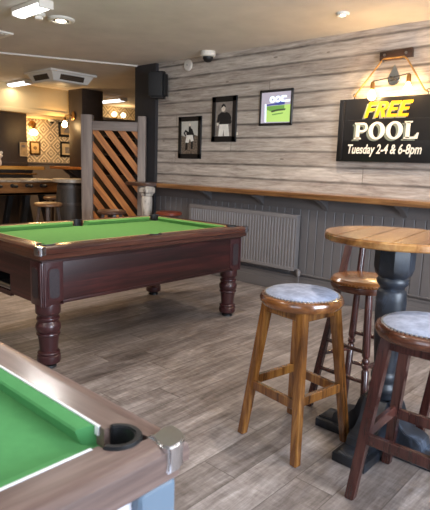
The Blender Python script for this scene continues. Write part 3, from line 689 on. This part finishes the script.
b = B(); box(b, (-2.265, W - .05, 2.345), (-1.965, W - .001, 2.425), .006, 2, Matrix.Translation((-2.115, 0, 2.385)) @ Matrix.Rotation(math.radians(-2), 4, 'Y') @ Matrix.Translation((2.115, 0, -2.385))); obj('block', b, M_DARKLEDGE, t)
for x in (-2.215, -2.015): b = B(); rod(b, (x, W - .045, 2.387), (x, W - .062, 2.387), .012, 12); obj('bolt', b, M_STEEL, t)
for x in (-2.215, -2.02): b = B(); rod(b, (x, W - .04, 2.335), (x, W - .085, 2.33), .008, 10); obj('peg', b, M_STEEL, t)

t = thing('wall_lamp', 'double-armed wall lamp with two lit bare bulbs above the sign', 'wall lamp', (-2.125, W, 2.18))
b = B(); m = Matrix.Translation((0, -.002, 0)) @ XZ
prism(b, [(.058 * math.cos(a), .058 * math.sin(a)) for a in [PI * .86 + 1.28 * PI * k / 20 for k in range(21)]] + [(.0, .125)], 0, .022, m, .005); obj('backplate', b, M_CHROME, t)
b = B(); rod(b, (0, -.02, 0), (0, -.085, 0), .012); tube(b, [(-.17, -.085, -.02), (0, -.085, 0), (.17, -.085, .02)], .006); obj('arm', b, M_BLACK, t)
for s in (-1, 1):
    x, z = s * .168, s * .02
    b = B(); lathe(b, [(.008, .0), (.016, -.005), (.02, -.03), (.022, -.07), (.017, -.075)], (x, -.085), 16, z0=z); h = obj('lamp_holder', b, M_BRASS, t)
    b = B(); lathe(b, [(.012, -.07), (.016, -.085), (.03, -.11), (.036, -.13), (.034, -.148), (.022, -.164), (.004, -.17)], (x, -.085), 20, z0=z); obj('bulb', b, M_BULB, h)
    lamp('bulb_glow', 'POINT', (-2.125 + x, W - .13, 2.18 + z - .12), 11, (1, .64, .28), shadow_soft_size=.04)

# ---------------------------------------------------------------- pictures, a painted reflection, speaker, small fittings on the wall
M_PG1 = plain('print_sky', srgb(196, 192, 182), .4, var=.1); M_PG2 = plain('print_ground', srgb(112, 98, 84), .5, var=.95, scale=60)
M_PD = plain('print_dark', srgb(30, 28, 28), .5); M_PW = plain('print_white', srgb(236, 230, 220), .5); M_PS = plain('print_skin', srgb(226, 212, 196), .5); M_PM = plain('print_mid', srgb(132, 122, 114), .4, var=.3, scale=18)
def framed(label, x0, x1, z0, z1, fw, shapes, bg, depth=.019, cat='picture', name='framed_photo', fm=M_FRAME, rot=0, tilt=0, cy=None):
    """a picture on a wall facing -Y (built at the wall's plane, centred on its empty)"""
    w, h = (x1 - x0) / 2, (z1 - z0) / 2
    t = thing(name, label, cat, ((x0 + x1) / 2, W if cy is None else cy, (z0 + z1) / 2), rot); t.rotation_euler = (0, tilt, rot)
    b = B()
    for lo, hi in (((-w, -depth, -h), (-w + fw, -.001, h)), ((w - fw, -depth, -h), (w, -.001, h)), ((-w, -depth, -h), (w, -.001, -h + fw)), ((-w, -depth, h - fw), (w, -.001, h))): box(b, lo, hi, .004, 1)
    obj('frame', b, fm, t)
    b = B(); box(b, (-w + fw * .9, -.015, -h + fw * .9), (w - fw * .9, -.004, h - fw * .9)); p = obj('print', b, bg, t)
    for i, (pts, m, nm) in enumerate(shapes):
        b = B(); prism(b, [(x * (w - fw), y * (h - fw)) for x, y in pts], .0149, .0154 + .0003 * i, XZ); obj(nm, b, m, p, False)
    return t
footb = [([(-1, -1), (1, -1), (1, .1), (.4, .2), (-.5, .05), (-1, .15)], M_PG2, 'pictured_crowd'),
 ([(-.12, .35), (-.5, .5), (-.75, .28), (-.45, .05), (-.4, .12), (-.58, .28), (-.42, .36), (-.35, .15), (.42, .15), (.45, -.1), (.55, -.1), (.55, .2), (.35, .5), (.14, .6), (.1, .75), (-.08, .75), (-.1, .6)], M_PD, 'pictured_shirt'),
 (ell(.02, .78, .12, .1, 12), M_PS, 'pictured_face'),
 ([(-.36, .16), (.4, .16), (.52, -.2), (.2, -.25), (.05, -.05), (-.1, -.32), (-.5, -.3)], M_PW, 'pictured_shorts'),
 ([(-.45, -.32), (-.2, -.32), (-.25, -.75), (-.5, -.78)], M_PD, 'pictured_sock'), ([(.2, -.27), (.46, -.24), (.42, -.7), (.2, -.7)], M_PD, 'pictured_sock')]
framed('smaller black-framed old photo of a footballer standing hand on hip, leftmost frame', -4.955, -4.545, 1.425, 1.945, .06, footb, M_PG1)
playr = [([(-1, .25), (1, .25), (1, 1), (-1, 1)], M_PM, 'pictured_stand'),
 ([(-.32, .42), (-.72, .25), (-.86, -.2), (-.62, -.28), (-.5, -.05), (-.5, -.3), (.55, -.3), (.6, -.05), (.86, -.1), (.9, .1), (.66, .32), (.3, .42), (.1, .36)], M_PD, 'pictured_jersey'),
 (ell(-.08, .62, .24, .2, 16), M_PS, 'pictured_face'), ([(-.32, .64), (-.3, .82), (-.05, .9), (.16, .8), (.16, .66), (-.05, .76)], M_PD, 'pictured_hair'),
 ([(-.5, -.3), (.55, -.3), (.72, -1), (.1, -1), (.02, -.6), (-.08, -1), (-.62, -1)], M_PW, 'pictured_trousers'), ([(-.88, -.2), (-.62, -.2), (-.62, -.36), (-.82, -.38)], M_PS, 'pictured_hand'),
 (ell(.74, -.17, .22, .12, 14), M_PD, 'pictured_ball')]
framed('larger black-framed old photo of a footballer holding a ball, middle of the three frames', -4.375, -3.985, 1.63, 2.155, .065, playr, M_PM)
M_REFL = glow('reflection_lilac', srgb(176, 168, 182), .5); M_REFLG = glow('reflection_green', srgb(170, 204, 110), .62); M_REFLB = glow('reflection_blue', srgb(64, 74, 150), .5); M_REFLW = glow('reflection_white', srgb(222, 238, 250), 1.0); M_REFLD = glow('reflection_dark_green', srgb(104, 150, 70), .6); M_REFLK = glow('reflection_ink', srgb(62, 76, 50), .4)  # glowing colours that paint a TV's reflection in the picture glass
refl = [([(-.62, -.92), (1, -.96), (1, .16), (-.62, .10)], M_REFLG, 'reflected_field'), ([(-.62, .12), (-.1, .16), (.3, .14), (.62, .18), (.62, .42), (.2, .40), (-.05, .28), (-.62, .22)], M_REFLB, 'reflected_band'),
 ([(-.60, .10), (.6, .12), (.6, -.1), (.1, -.22), (-.2, -.3), (-.6, -.12)], M_REFLD, 'reflected_hedge'),
 ([(-.28, -.2), (.1, -.12), (.7, -.1), (.66, -.2), (.1, -.24), (-.26, -.32)], M_REFLK, 'reflected_caption'), ([(-.22, -.42), (.55, -.34), (.5, -.42), (-.2, -.5)], M_REFLD, 'reflected_caption'),
 ([(-.72, -.94), (-.62, -.94), (-.66, .25), (-.76, .25)], M_REFLW, 'reflected_edge')]
t = framed('dark-framed picture, its TV reflection painted as glowing white letters over green, rightmost of three frames', -3.655, -3.215, 1.80, 2.18, .028, refl, M_REFL, cat='screen', name='framed_reflection')
p = [c for c in t.children if c.name.startswith('print')][0]; p.name = 'reflected_panel'
bb = B()
for cx in (-.045, .03): merge(bb, shape2d([ell(cx, .085, .037, .034, 24), ell(cx, .085, .018, .014, 24)]))
for L in (rect(.075, .055, .095, .12), rect(.095, .1, .14, .12), rect(.095, .055, .14, .072), rect(.14, .055, .185, .075)): merge(bb, shape2d([L]))
bmesh.ops.transform(bb, matrix=Matrix.Translation((0, -.0178, 0)) @ XZ, verts=bb.verts[:]); obj('reflected_letters', bb, M_REFLW, p, False)

t = thing('loudspeaker', 'black loudspeaker high on the dark pilaster beside the boarded wall', 'speaker', (-5.235, 4.585, 2.345), math.radians(28))
b = B(); prism(b, [(-.10, .10), (.10, .10), (.13, -.02), (.10, -.085), (-.10, -.085), (-.13, -.02)], -.165, .165, None, .032); obj('cabinet', b, M_BLACK, t)
b = B(); box(b, (-.092, -.098, -.145), (.092, -.08, .145), .012, 2); obj('grille', b, plain('speaker_mesh', srgb(34, 34, 36), .7, var=.4, scale=220), t)
b = B(); rod(b, (0, .085, .02), (.0, .125, .02), .02); obj('wall_mount', b, M_BLACK, t)
t = thing('security_camera', 'white dome security camera on the ceiling above the boarded wall', 'camera', (-4.33, 4.55, H))
b = B(); lathe(b, [(.085, 0), (.088, -.01), (.085, -.05), (.07, -.06), (.02, -.06)], n=28); obj('housing', b, M_WHITE, t)
b = B(); lathe(b, [(.062, -.055), (.06, -.08), (.045, -.105), (.022, -.118), (.002, -.12)], n=24); obj('dome', b, M_BLACK, t)
t = thing('junction_cover', 'round pale cover plate at the top of the boarded wall, left of the dome camera', 'cover plate', (-4.81, W, 2.565))
b = B(); lathe(b, [(.07, 0), (.07, .012), (.06, .022), (.002, .024)], n=28, mat=Matrix.Rotation(PI / 2, 4, 'X')); obj('plate', b, M_CEIL, t)
b = B(); rod(b, (0, -.022, 0), (0, -.027, 0), .008, 10); obj('screw', b, M_STEEL, t)
b = B(); box(b, (-.045, -.003, -.016), (.045, 0, .016), .001, 1, Matrix.Translation((-4.01, W - .001, 1.716)) @ Matrix.Rotation(-.15, 4, 'Y')); tag(obj('tape_scrap', b, M_CREAMTXT), 'small torn strip of pale tape on the boards right of the middle frame', 'tape')

# ---------------------------------------------------------------- ceiling fittings
def downlight(label, x, y, r):
    t = thing('downlight', label, 'downlight', (x, y, H))
    b = B(); lathe(b, [(r, 0), (r, -.012), (r * .86, -.024), (r * .68, -.022), (r * .62, -.002)], n=32, caps=False); obj('ring', b, M_WHITE, t)
    b = B(); lathe(b, [(r * .66, -.008), (r * .5, -.016), (.002, -.018)], n=24); s = obj('eyeball', b, M_STEEL, t)
    b = B(); lathe(b, [(r * .38, -.014), (r * .36, -.022), (.002, -.023)], n=20); obj('bulb', b, M_LED, s)
downlight('white eyeball downlight on the ceiling at upper left, beside the strip light', -4.535, 2.766, .125)
downlight('small lit downlight in the ceiling above the boarded wall at upper right', -2.354, 4.101, .055)
def strip(label, x, y, L, wdt, rz=0):
    t = thing('strip_light', label, 'ceiling light', (x, y, H), rz)
    b = B(); box(b, (-L / 2, -wdt / 2, -.035), (L / 2, wdt / 2, 0), .006); obj('base', b, M_WHITE, t)
    b = B(); n = 8; pts = [(-wdt * .46, -.03)] + [(-wdt * .46 * math.cos(PI * k / n), -.035 - .04 * math.sin(PI * k / n) ** .6) for k in range(n + 1)] + [(wdt * .46, -.03)]
    prism(b, pts, -L / 2 + .015, L / 2 - .015, Matrix(((0, 0, 1, 0), (1, 0, 0, 0), (0, 1, 0, 0), (0, 0, 0, 1)))); obj('diffuser', b, M_TUBE, t)
    for s in (-1, 1): b = B(); box(b, (s * L / 2 - .012, -wdt / 2, -.07), (s * L / 2 + .012, wdt / 2, -.0), .008); obj('end_cap', b, M_WHITE, t)
strip('bright strip light on the ceiling at the top left, cut by the top edge', -4.34, 2.37, .46, .13)
strip('bright strip light on the ceiling in front of the bulkhead at far left', -8.58, 4.43, .62, .16)
strip('bright strip light seen between the pillar and the dark pilaster', -9.1, 6.72, .75, .17)
t = thing('smoke_detector', 'small white smoke detector under the ceiling beside the strip light', 'smoke detector', (-4.53, 2.54, H))
b = B(); lathe(b, [(.058, 0), (.058, -.022), (.05, -.03), (.02, -.03)], n=24); obj('base', b, M_WHITE, t)
b = B(); lathe(b, [(.038, -.028), (.036, -.05), (.03, -.056), (.002, -.057)], n=20); obj('sensor', b, M_WHITE, t)
t = thing('ceiling_vent', 'flat white ceiling vent plate at the left edge', 'vent', (-5.70, 2.60, H))
b = B(); box(b, (-.26, -.16, -.02), (.26, .16, 0), .006); obj('frame', b, M_WHITE, t)
for k in range(5): b = B(); box(b, (-.22, -.12 + k * .052, -.026), (.22, -.09 + k * .052, -.018), .003, 1); obj('louvre', b, M_WHITE, t)
t = thing('air_conditioner', 'white ceiling cassette air conditioner with dark side vents', 'air conditioner', (-7.32, 4.44, H), 0)
b = B(); box(b, (-.39, -.39, -.03), (.39, .39, 0), .008); obj('flange', b, M_WHITE, t)
b = B(); lathe(b, [(.50, -.03), (.41, -.145), (.38, -.155)], n=4, mat=Matrix.Rotation(PI / 4, 4, 'Z')); obj('body', b, M_WHITE, t)
for k in range(4):
    m = Matrix.Rotation(k * PI / 2, 4, 'Z') @ Matrix.Translation((0, -.324, -.088)) @ Matrix.Rotation(math.radians(26.5), 4, 'X')
    b = B(); box(b, (-.2, -.006, -.042), (.2, .02, .038), .004, 1, m); g = obj('vent', b, M_GREYVENT, t)
    for q in range(3): b = B(); box(b, (-.19, -.012, -.03 + q * .025), (.19, -.002, -.025 + q * .025), 0, 1, m); obj('vane', b, M_BLACK, g)
t = thing('security_camera', 'dark dome security camera under the lowered ceiling by the patterned wall', 'camera', (-10.0, 5.84, 2.19))
b = B(); lathe(b, [(.07, 0), (.07, -.04), (.05, -.05)], n=20); obj('housing', b, M_WHITE, t)
b = B(); lathe(b, [(.05, -.045), (.04, -.085), (.002, -.1)], n=20); obj('dome', b, M_BLACK, t)

# ---------------------------------------------------------------- lattice screen
P0, P1 = Vector((-6.11, 4.10, 0)), Vector((-5.545, 4.60, 0)); d = (P1 - P0); L = d.length; ang = math.atan2(d.y, d.x)
t = thing('lattice_screen', 'grey timber screen with diagonal pine slats beside the dark pilaster', 'screen', P0, ang)
b = B(); box(b, (-.075, -.06, 0), (.075, .06, 1.965), .006); obj('post', b, M_GREYWOOD, t)
b = B(); box(b, (L - .065, -.06, 0), (L + .04, .06, 1.965), .006); obj('post', b, M_GREYWOOD, t)
b = B(); box(b, (.075, -.04, 1.765), (L - .065, .04, 1.885), .005); obj('top_rail', b, wood('grey_stained_rail', srgb(106, 94, 88), srgb(132, 118, 110), srgb(152, 138, 128), 'X', 18, .5), t)
b = B(); box(b, (.075, -.04, .1), (L - .065, .04, .22), .005); obj('bottom_rail', b, M_GREYWOOD, t)
# each slat is clipped to the opening
x0, x1, z0, z1 = .072, L - .062, .2, 1.78
al = math.radians(52); dx, dz = math.cos(al), -math.sin(al); pitch = .145; sw = .083
def clip(poly, ax, val, keep):
    out = []
    for i in range(len(poly)):
        a, c = poly[i], poly[(i + 1) % len(poly)]; ia, ic = (a[ax] - val) * keep >= 0, (c[ax] - val) * keep >= 0
        if ia: out.append(a)
        if ia != ic:
            k = (val - a[ax]) / (c[ax] - a[ax]); out.append((a[0] + (c[0] - a[0]) * k, a[1] + (c[1] - a[1]) * k))
    return out
nx, nz = -dz, dx
k = -3
while k < 13:
    cx, cz = x1 - .02 - k * pitch * nx * 1.0, z1 - .05 - k * pitch * nz
    poly = [(cx + s * 3 * dx + q * sw / 2 * nx, cz + s * 3 * dz + q * sw / 2 * nz) for s, q in ((-1, -1), (1, -1), (1, 1), (-1, 1))]
    for ax, val, kp in ((0, x0, 1), (0, x1, -1), (1, z0, 1), (1, z1, -1)):
        poly = clip(poly, ax, val, kp) if poly else poly
    if len(poly) >= 3:
        mt = Matrix.Rotation(al, 4, 'Y')
        b = B(); prism(b, poly, -.011, .011, XZ, .002)
        # store the slat in its own lengthwise frame so that the grain follows it
        bmesh.ops.transform(b, matrix=Matrix.Rotation(-al, 4, 'Y'), verts=b.verts[:])
        o = obj('slat', b, M_SLAT, t); o.rotation_euler = (0, al, 0)
    k += 1

# ---------------------------------------------------------------- stools tucked behind the far pool table
def round_stool(name, label, loc, r, h, seat_m, leg_m, pad=False, group=None, rz=.4):
    t = thing(name, label, 'stool', loc, rz, group)
    b = B(); lathe(b, [(.02, h - .045), (r - .015, h - .045), (r, h - .035), (r, h - .012), (r - .012, h)], n=36); s = obj('seat', b, seat_m, t)
    for k in range(4):
        a = PI / 4 + k * PI / 2; b = B(); sqleg(b, (r * 1.15 * math.cos(a), r * 1.15 * math.sin(a), 0), (r * .62 * math.cos(a), r * .62 * math.sin(a), h - .04), .034, .038, a); obj('leg', b, leg_m, t)
    for k in range(4):
        z = h * (.35 if k % 2 else .39); rr = r * (1.15 - .53 * z / (h - .04)); a0, a1 = PI / 4 + k * PI / 2, PI / 4 + (k + 1) * PI / 2
        b = B(); beam(b, (rr * math.cos(a0), rr * math.sin(a0), z), (rr * math.cos(a1), rr * math.sin(a1), z), .022, .034); obj('stretcher', b, leg_m, t)
    return t
M_STOOLTOP = wood('worn_stool_top', srgb(70, 46, 28), srgb(112, 80, 52), srgb(150, 114, 78), 'X', 14, .35); M_STOOLLEG = wood('dark_stool_leg', srgb(34, 22, 14), srgb(58, 40, 26), srgb(84, 60, 40), 'Z', 20, .35)
round_stool('bar_stool', 'dark bar stool half hidden behind the pool table, below the lattice screen', (-5.23, 3.85, 0), .175, .765, M_DARKLEDGE, M_STOOLLEG)
round_stool('bar_stool', 'stool with red-brown seat behind the far corner of the pool table, under the ledge', (-4.66, 4.28, 0), .16, .775, M_REDLEATHER, M_STOOLLEG)
round_stool('bar_stool', 'wooden stool with worn round top in front of the football table, nearer of the two', (-6.31, 3.61, 0), .185, .785, M_STOOLTOP, M_STOOLLEG, rz=.2)
round_stool('bar_stool', 'wooden stool with worn round top beside the barrel, farther of the two', (-7.22, 4.24, 0), .17, .795, M_STOOLTOP, M_STOOLLEG, rz=.5)

# ---------------------------------------------------------------- far left of the room
t = thing('barrel_table', 'dark cask with a pale wooden top, left of the lattice screen', 'table', (-6.60, 4.12, 0))
b = B(); lathe(b, [(.155, 0), (.17, .05), (.195, .25), (.21, .53), (.195, .80), (.17, 1.0), (.16, 1.04)], n=36); obj('cask', b, M_BARREL, t)
for z, r in ((.06, .176), (.3, .204), (.74, .204), (.98, .178)): b = B(); lathe(b, [(r, z - .02), (r + .002, z), (r, z + .02), (r - .02, z + .02), (r - .02, z - .02)], n=36, caps=False); obj('hoop', b, M_BROWN, t)
b = B(); lathe(b, [(.02, 1.04), (.225, 1.04), (.235, 1.05), (.235, 1.085), (.225, 1.095)], n=40); obj('top', b, M_PALETOP, t)

t = thing('football_table', 'table football cabinet on black splayed legs, at the left edge', 'football table', (-7.95, 3.25, 0))
x0, x1, y0, y1 = -.35, .35, -1.0, 1.36
b = B()
for lo, hi in (((x0, y0, .80), (x0 + .04, y1, 1.0)), ((x1 - .04, y0, .80), (x1, y1, 1.0)), ((x0, y0, .80), (x1, y0 + .04, 1.0)), ((x0, y1 - .04, .80), (x1, y1, 1.0)), ((x0, y0, .80), (x1, y1, .84))): box(b, lo, hi, .004, 1)
obj('cabinet', b, M_FOOS, t)
b = B()
for lo, hi in (((x0 - .02, y0 - .02, 1.0), (x0 + .08, y1 + .02, 1.035)), ((x1 - .08, y0 - .02, 1.0), (x1 + .02, y1 + .02, 1.035)), ((x0, y0 - .02, 1.0), (x1, y0 + .1, 1.035)), ((x0, y1 - .1, 1.0), (x1, y1 + .02, 1.035))): box(b, lo, hi, .008)
obj('rim', b, M_PALETOP, t)
b = B(); box(b, (x0 + .04, y0 + .04, .88), (x1 - .04, y1 - .04, .89)); obj('playing_field', b, plain('field_green', srgb(60, 110, 60), .6), t)
for k in range(8):
    y = y0 + .3 + k * .24; b = B(); rod(b, (x0 - .1, y, .945), (x1 + .1, y, .945), .009); r_ = obj('rod', b, M_STEEL, t)
    b = B(); turned(b, (x1 + .045, y, .945), (x1 + .17, y, .945), [(.018, 0), (.024, .3), (.024, .8), (.016, 1)], 14); obj('handle', b, M_BLACK, r_)
    b = B(); lathe(b, [(.03, 0), (.03, .012), (.012, .014)], n=16, mat=Matrix.Translation((x1, y, .945)) @ Matrix.Rotation(PI / 2, 4, 'Y')); obj('bearing', b, M_BLACK, r_)
    b = B()
    for q in range(3): box(b, (-.2 + q * .2 - .012, y - .012, .9), (-.2 + q * .2 + .012, y + .012, .975), .005); box(b, (-.2 + q * .2 - .009, y - .009, .972), (-.2 + q * .2 + .009, y + .009, .99), .004)
    obj('player', b, M_YELLOW if k % 2 else M_REDLEATHER, r_)
for sx in (-1, 1):
    for yy, s in ((.78, -1), (1.02, 1), (-.5, -1), (-.3, 1)):
        b = B(); sqleg(b, (sx * .30, yy + s * .16, 0), (sx * .27, yy, .80), .075, .085); obj('leg', b, M_BLACK, t)

t = thing('bar_table', 'long bar-height table with glossy golden top, behind the football table', 'table', (-9.15, 3.22, 0))
b = B(); box(b, (-.2, -1.6, .86), (.08, 1.66, 1.13), .006); box(b, (.07, -1.6, 1.0), (.10, 1.66, 1.04), .006); obj('apron', b, M_BROWN, t)
for lx in (-.14, .03):
    for ly_ in (-1.5, 1.55): b = B(); box(b, (lx - .05, ly_ - .05, 0), (lx + .05, ly_ + .05, .87), .006); obj('leg', b, M_BROWN, t)
pts = [(-.24, -1.65), (.2, -1.65), (.2, 1.72)] + [(-.02 + .22 * math.cos(a), 1.72 + .22 * math.sin(a)) for a in [PI / 2 * k / 8 for k in range(1, 9)]] + [(-.24, 1.94)]
b = B(); prism(b, pts, 1.16, 1.225, bev=.012); obj('top', b, M_BARTOP, t)
b = B(); rod(b, (.16, -1.6, 1.085), (.16, 1.7, 1.085), .016); obj('rail', b, M_BRASS, t)
b = B()
for y in (-1.2, .2, 1.5): rod(b, (.08, y, 1.085), (.16, y, 1.085), .009)
obj('rail_bracket', b, M_BRASS, t)
b = B(); box(b, (.075, 1.5, 1.13), (.1, 1.66, 1.17)); box(b, (-.2, -1.6, 1.12), (.08, 1.66, 1.165)); obj('cornice', b, M_BROWN, t)
t = thing('flower_vase', 'small vase of white flowers standing on the golden-topped bar table', 'vase', (-9.14, 4.28, 1.225))
b = B(); lathe(b, [(.03, 0), (.045, .02), (.05, .06), (.035, .11), (.04, .13)], n=18); obj('vase', b, M_WHITE, t)
b = B()
for k in range(14):
    a, rr, z = random.random() * 6.28, random.random() * .075, .15 + random.random() * .08
    bmesh.ops.create_icosphere(b, subdivisions=1, radius=.03, matrix=Matrix.Translation((rr * math.cos(a), rr * math.sin(a), z)))
obj('flowers', b, M_WHITE, t)
t = thing('drink_shelf', 'small orange-brown drink shelf on the dark pillar', 'shelf', (-9.0, 5.3, 1.19))
b = B(); box(b, (-.02, -.10, 0), (.62, .185, .05), .01); obj('board', b, M_SLAT, t)
for x in (.3, .5): b = B(); prism(b, [(.185, .0), (.0, .0), (.0, -.02), (.15, -.12), (.185, -.14)], -.02, .02, Matrix(((0, 0, 1, x), (1, 0, 0, 0), (0, 1, 0, 0), (0, 0, 0, 1)))); obj('bracket', b, M_BROWN, t)

# wall lamps
def sconce(label, loc, rz, power, r=.05):
    t = thing('wall_lamp', label, 'wall lamp', loc, rz)
    b = B(); lathe(b, [(.085, 0), (.085, .015), (.06, .03), (.02, .035)], n=28, mat=Matrix.Rotation(PI / 2, 4, 'X')); obj('backplate', b, M_BRASS, t)
    b = B(); tube(b, [(0, -.03, 0), (-.01, -.09, .01), (-.04, -.14, .0), (-.05, -.15, -.04)], .011); lathe(b, [(.018, 0), (.026, -.02), (.026, -.06)], (-.05, -.15), 16, z0=-.035); obj('arm', b, M_BRASS, t)
    b = B(); lathe(b, [(.016, 0), (r * .7, -.03), (r, -.07), (r * .9, -.1), (r * .5, -.125), (.003, -.13)], (-.05, -.15), 20, z0=-.09); obj('bulb', b, M_BULB, t)
    m = Matrix.Rotation(rz, 4, 'Z'); p = Vector(loc) + m @ Vector((-.05, -.24, -.17))
    lamp('wall_lamp_glow', 'POINT', p, power, (1, .60, .24), shadow_soft_size=.05)
sconce('brass wall lamp with lit bulb on the dark pillar', (-8.63, 5.49, 2.17), -.2, 8)
sconce('brightly glowing wall lamp on the patterned wall, left of the pillar', (-10.3, 5.56, 2.06), PI / 2, 16, .085)
t = thing('twin_lamp', 'glowing twin-globe lamp on the far patterned wall, seen above the lattice screen', 'wall lamp', (-10.3, 7.67, 2.42), PI / 2)
b = B(); lathe(b, [(.07, 0), (.07, .02), (.02, .03)], n=24, mat=Matrix.Rotation(PI / 2, 4, 'X')); tube(b, [(-.13, -.16, -.02), (-.11, -.14, -.08), (0, -.03, -.06), (.11, -.14, -.08), (.13, -.16, -.02)], .01); obj('arm', b, M_BRASS, t)
for s in (-1, 1): b = B(); bmesh.ops.create_uvsphere(b, u_segments=20, v_segments=14, radius=.06, matrix=Matrix.Translation((s * .13, -.16, .03))); obj('globe', b, M_GLOBE, t)
lamp('twin_lamp_glow', 'POINT', (-9.9, 7.67, 2.42), 7, (1, .66, .3), shadow_soft_size=.1)
# pictures on the patterned wall (facing +X) and on the partition
def framed_x(label, y0, y1, z0, z1, fw, bg, x, shapes, fm=M_FRAME):
    t = framed(label, -(y1 - y0) / 2, (y1 - y0) / 2, z0, z1, fw, shapes, bg, fm=fm, rot=PI / 2); t.location = (x, (y0 + y1) / 2, (z0 + z1) / 2); return t
M_SEPIA = plain('sepia_print', srgb(190, 160, 112), .5, var=.25, scale=14); M_LIGHTFR = plain('pale_frame', srgb(206, 184, 144), .4)
blob = [(ell(0, 0, .5, .35, 18), plain('sepia_dark', srgb(120, 92, 60), .5), 'pictured_oval')]
framed_x('square wooden-framed sepia picture below the glowing lamp on the patterned wall', 5.49, 5.73, 1.45, 1.73, .035, M_SEPIA, -10.3, blob, M_BRASS)
framed_x('tall dark-framed picture on the patterned wall close to the pillar, upper of the two', 6.17, 6.62, 1.86, 2.17, .05, M_SEPIA, -10.3, [([(-.6, -.6), (.6, -.6), (.3, .5), (-.3, .5)], M_PM, 'pictured_shape')])
framed_x('dark-framed picture on the patterned wall close to the pillar, lower of the two', 6.20, 6.60, 1.43, 1.76, .045, M_LIGHTFR, -10.3, [([(-.5, -.7), (.5, -.7), (.5, .4), (-.5, .4)], M_PM, 'pictured_shape')])
framed_x('small notice in a pale frame on the dark partition', 4.80, 4.945, 1.40, 1.665, .015, M_SEPIA, -9.385, [([(-.7, .3), (.7, .3), (.7, .7), (-.7, .7)], M_PM, 'printed_block')], M_LIGHTFR)
# dark sideboard at the far end, seen above the lattice screen
t = thing('back_shelves', 'dark wooden shelf unit against the far wall, seen above the lattice screen', 'shelf unit', (-9.95, 7.9, 0))
for lo, hi, nm in (((-.3, -1.2, 0), (-.27, 1.2, 2.28), 'back_panel'), ((-.3, -1.2, 0), (.2, -1.16, 2.28), 'side_panel'), ((-.3, 1.16, 0), (.2, 1.2, 2.28), 'side_panel'), ((-.3, -1.22, 2.26), (.22, 1.22, 2.32), 'top'), ((-.3, -1.2, 1.9), (.2, 1.2, 1.93), 'shelf'), ((-.3, -1.2, 1.5), (.2, 1.2, 1.53), 'shelf'), ((-.3, -1.2, 0), (.2, 1.2, 1.05), 'base')):
    b = B(); box(b, lo, hi, .004, 1); obj(nm, b, M_BROWN, t)
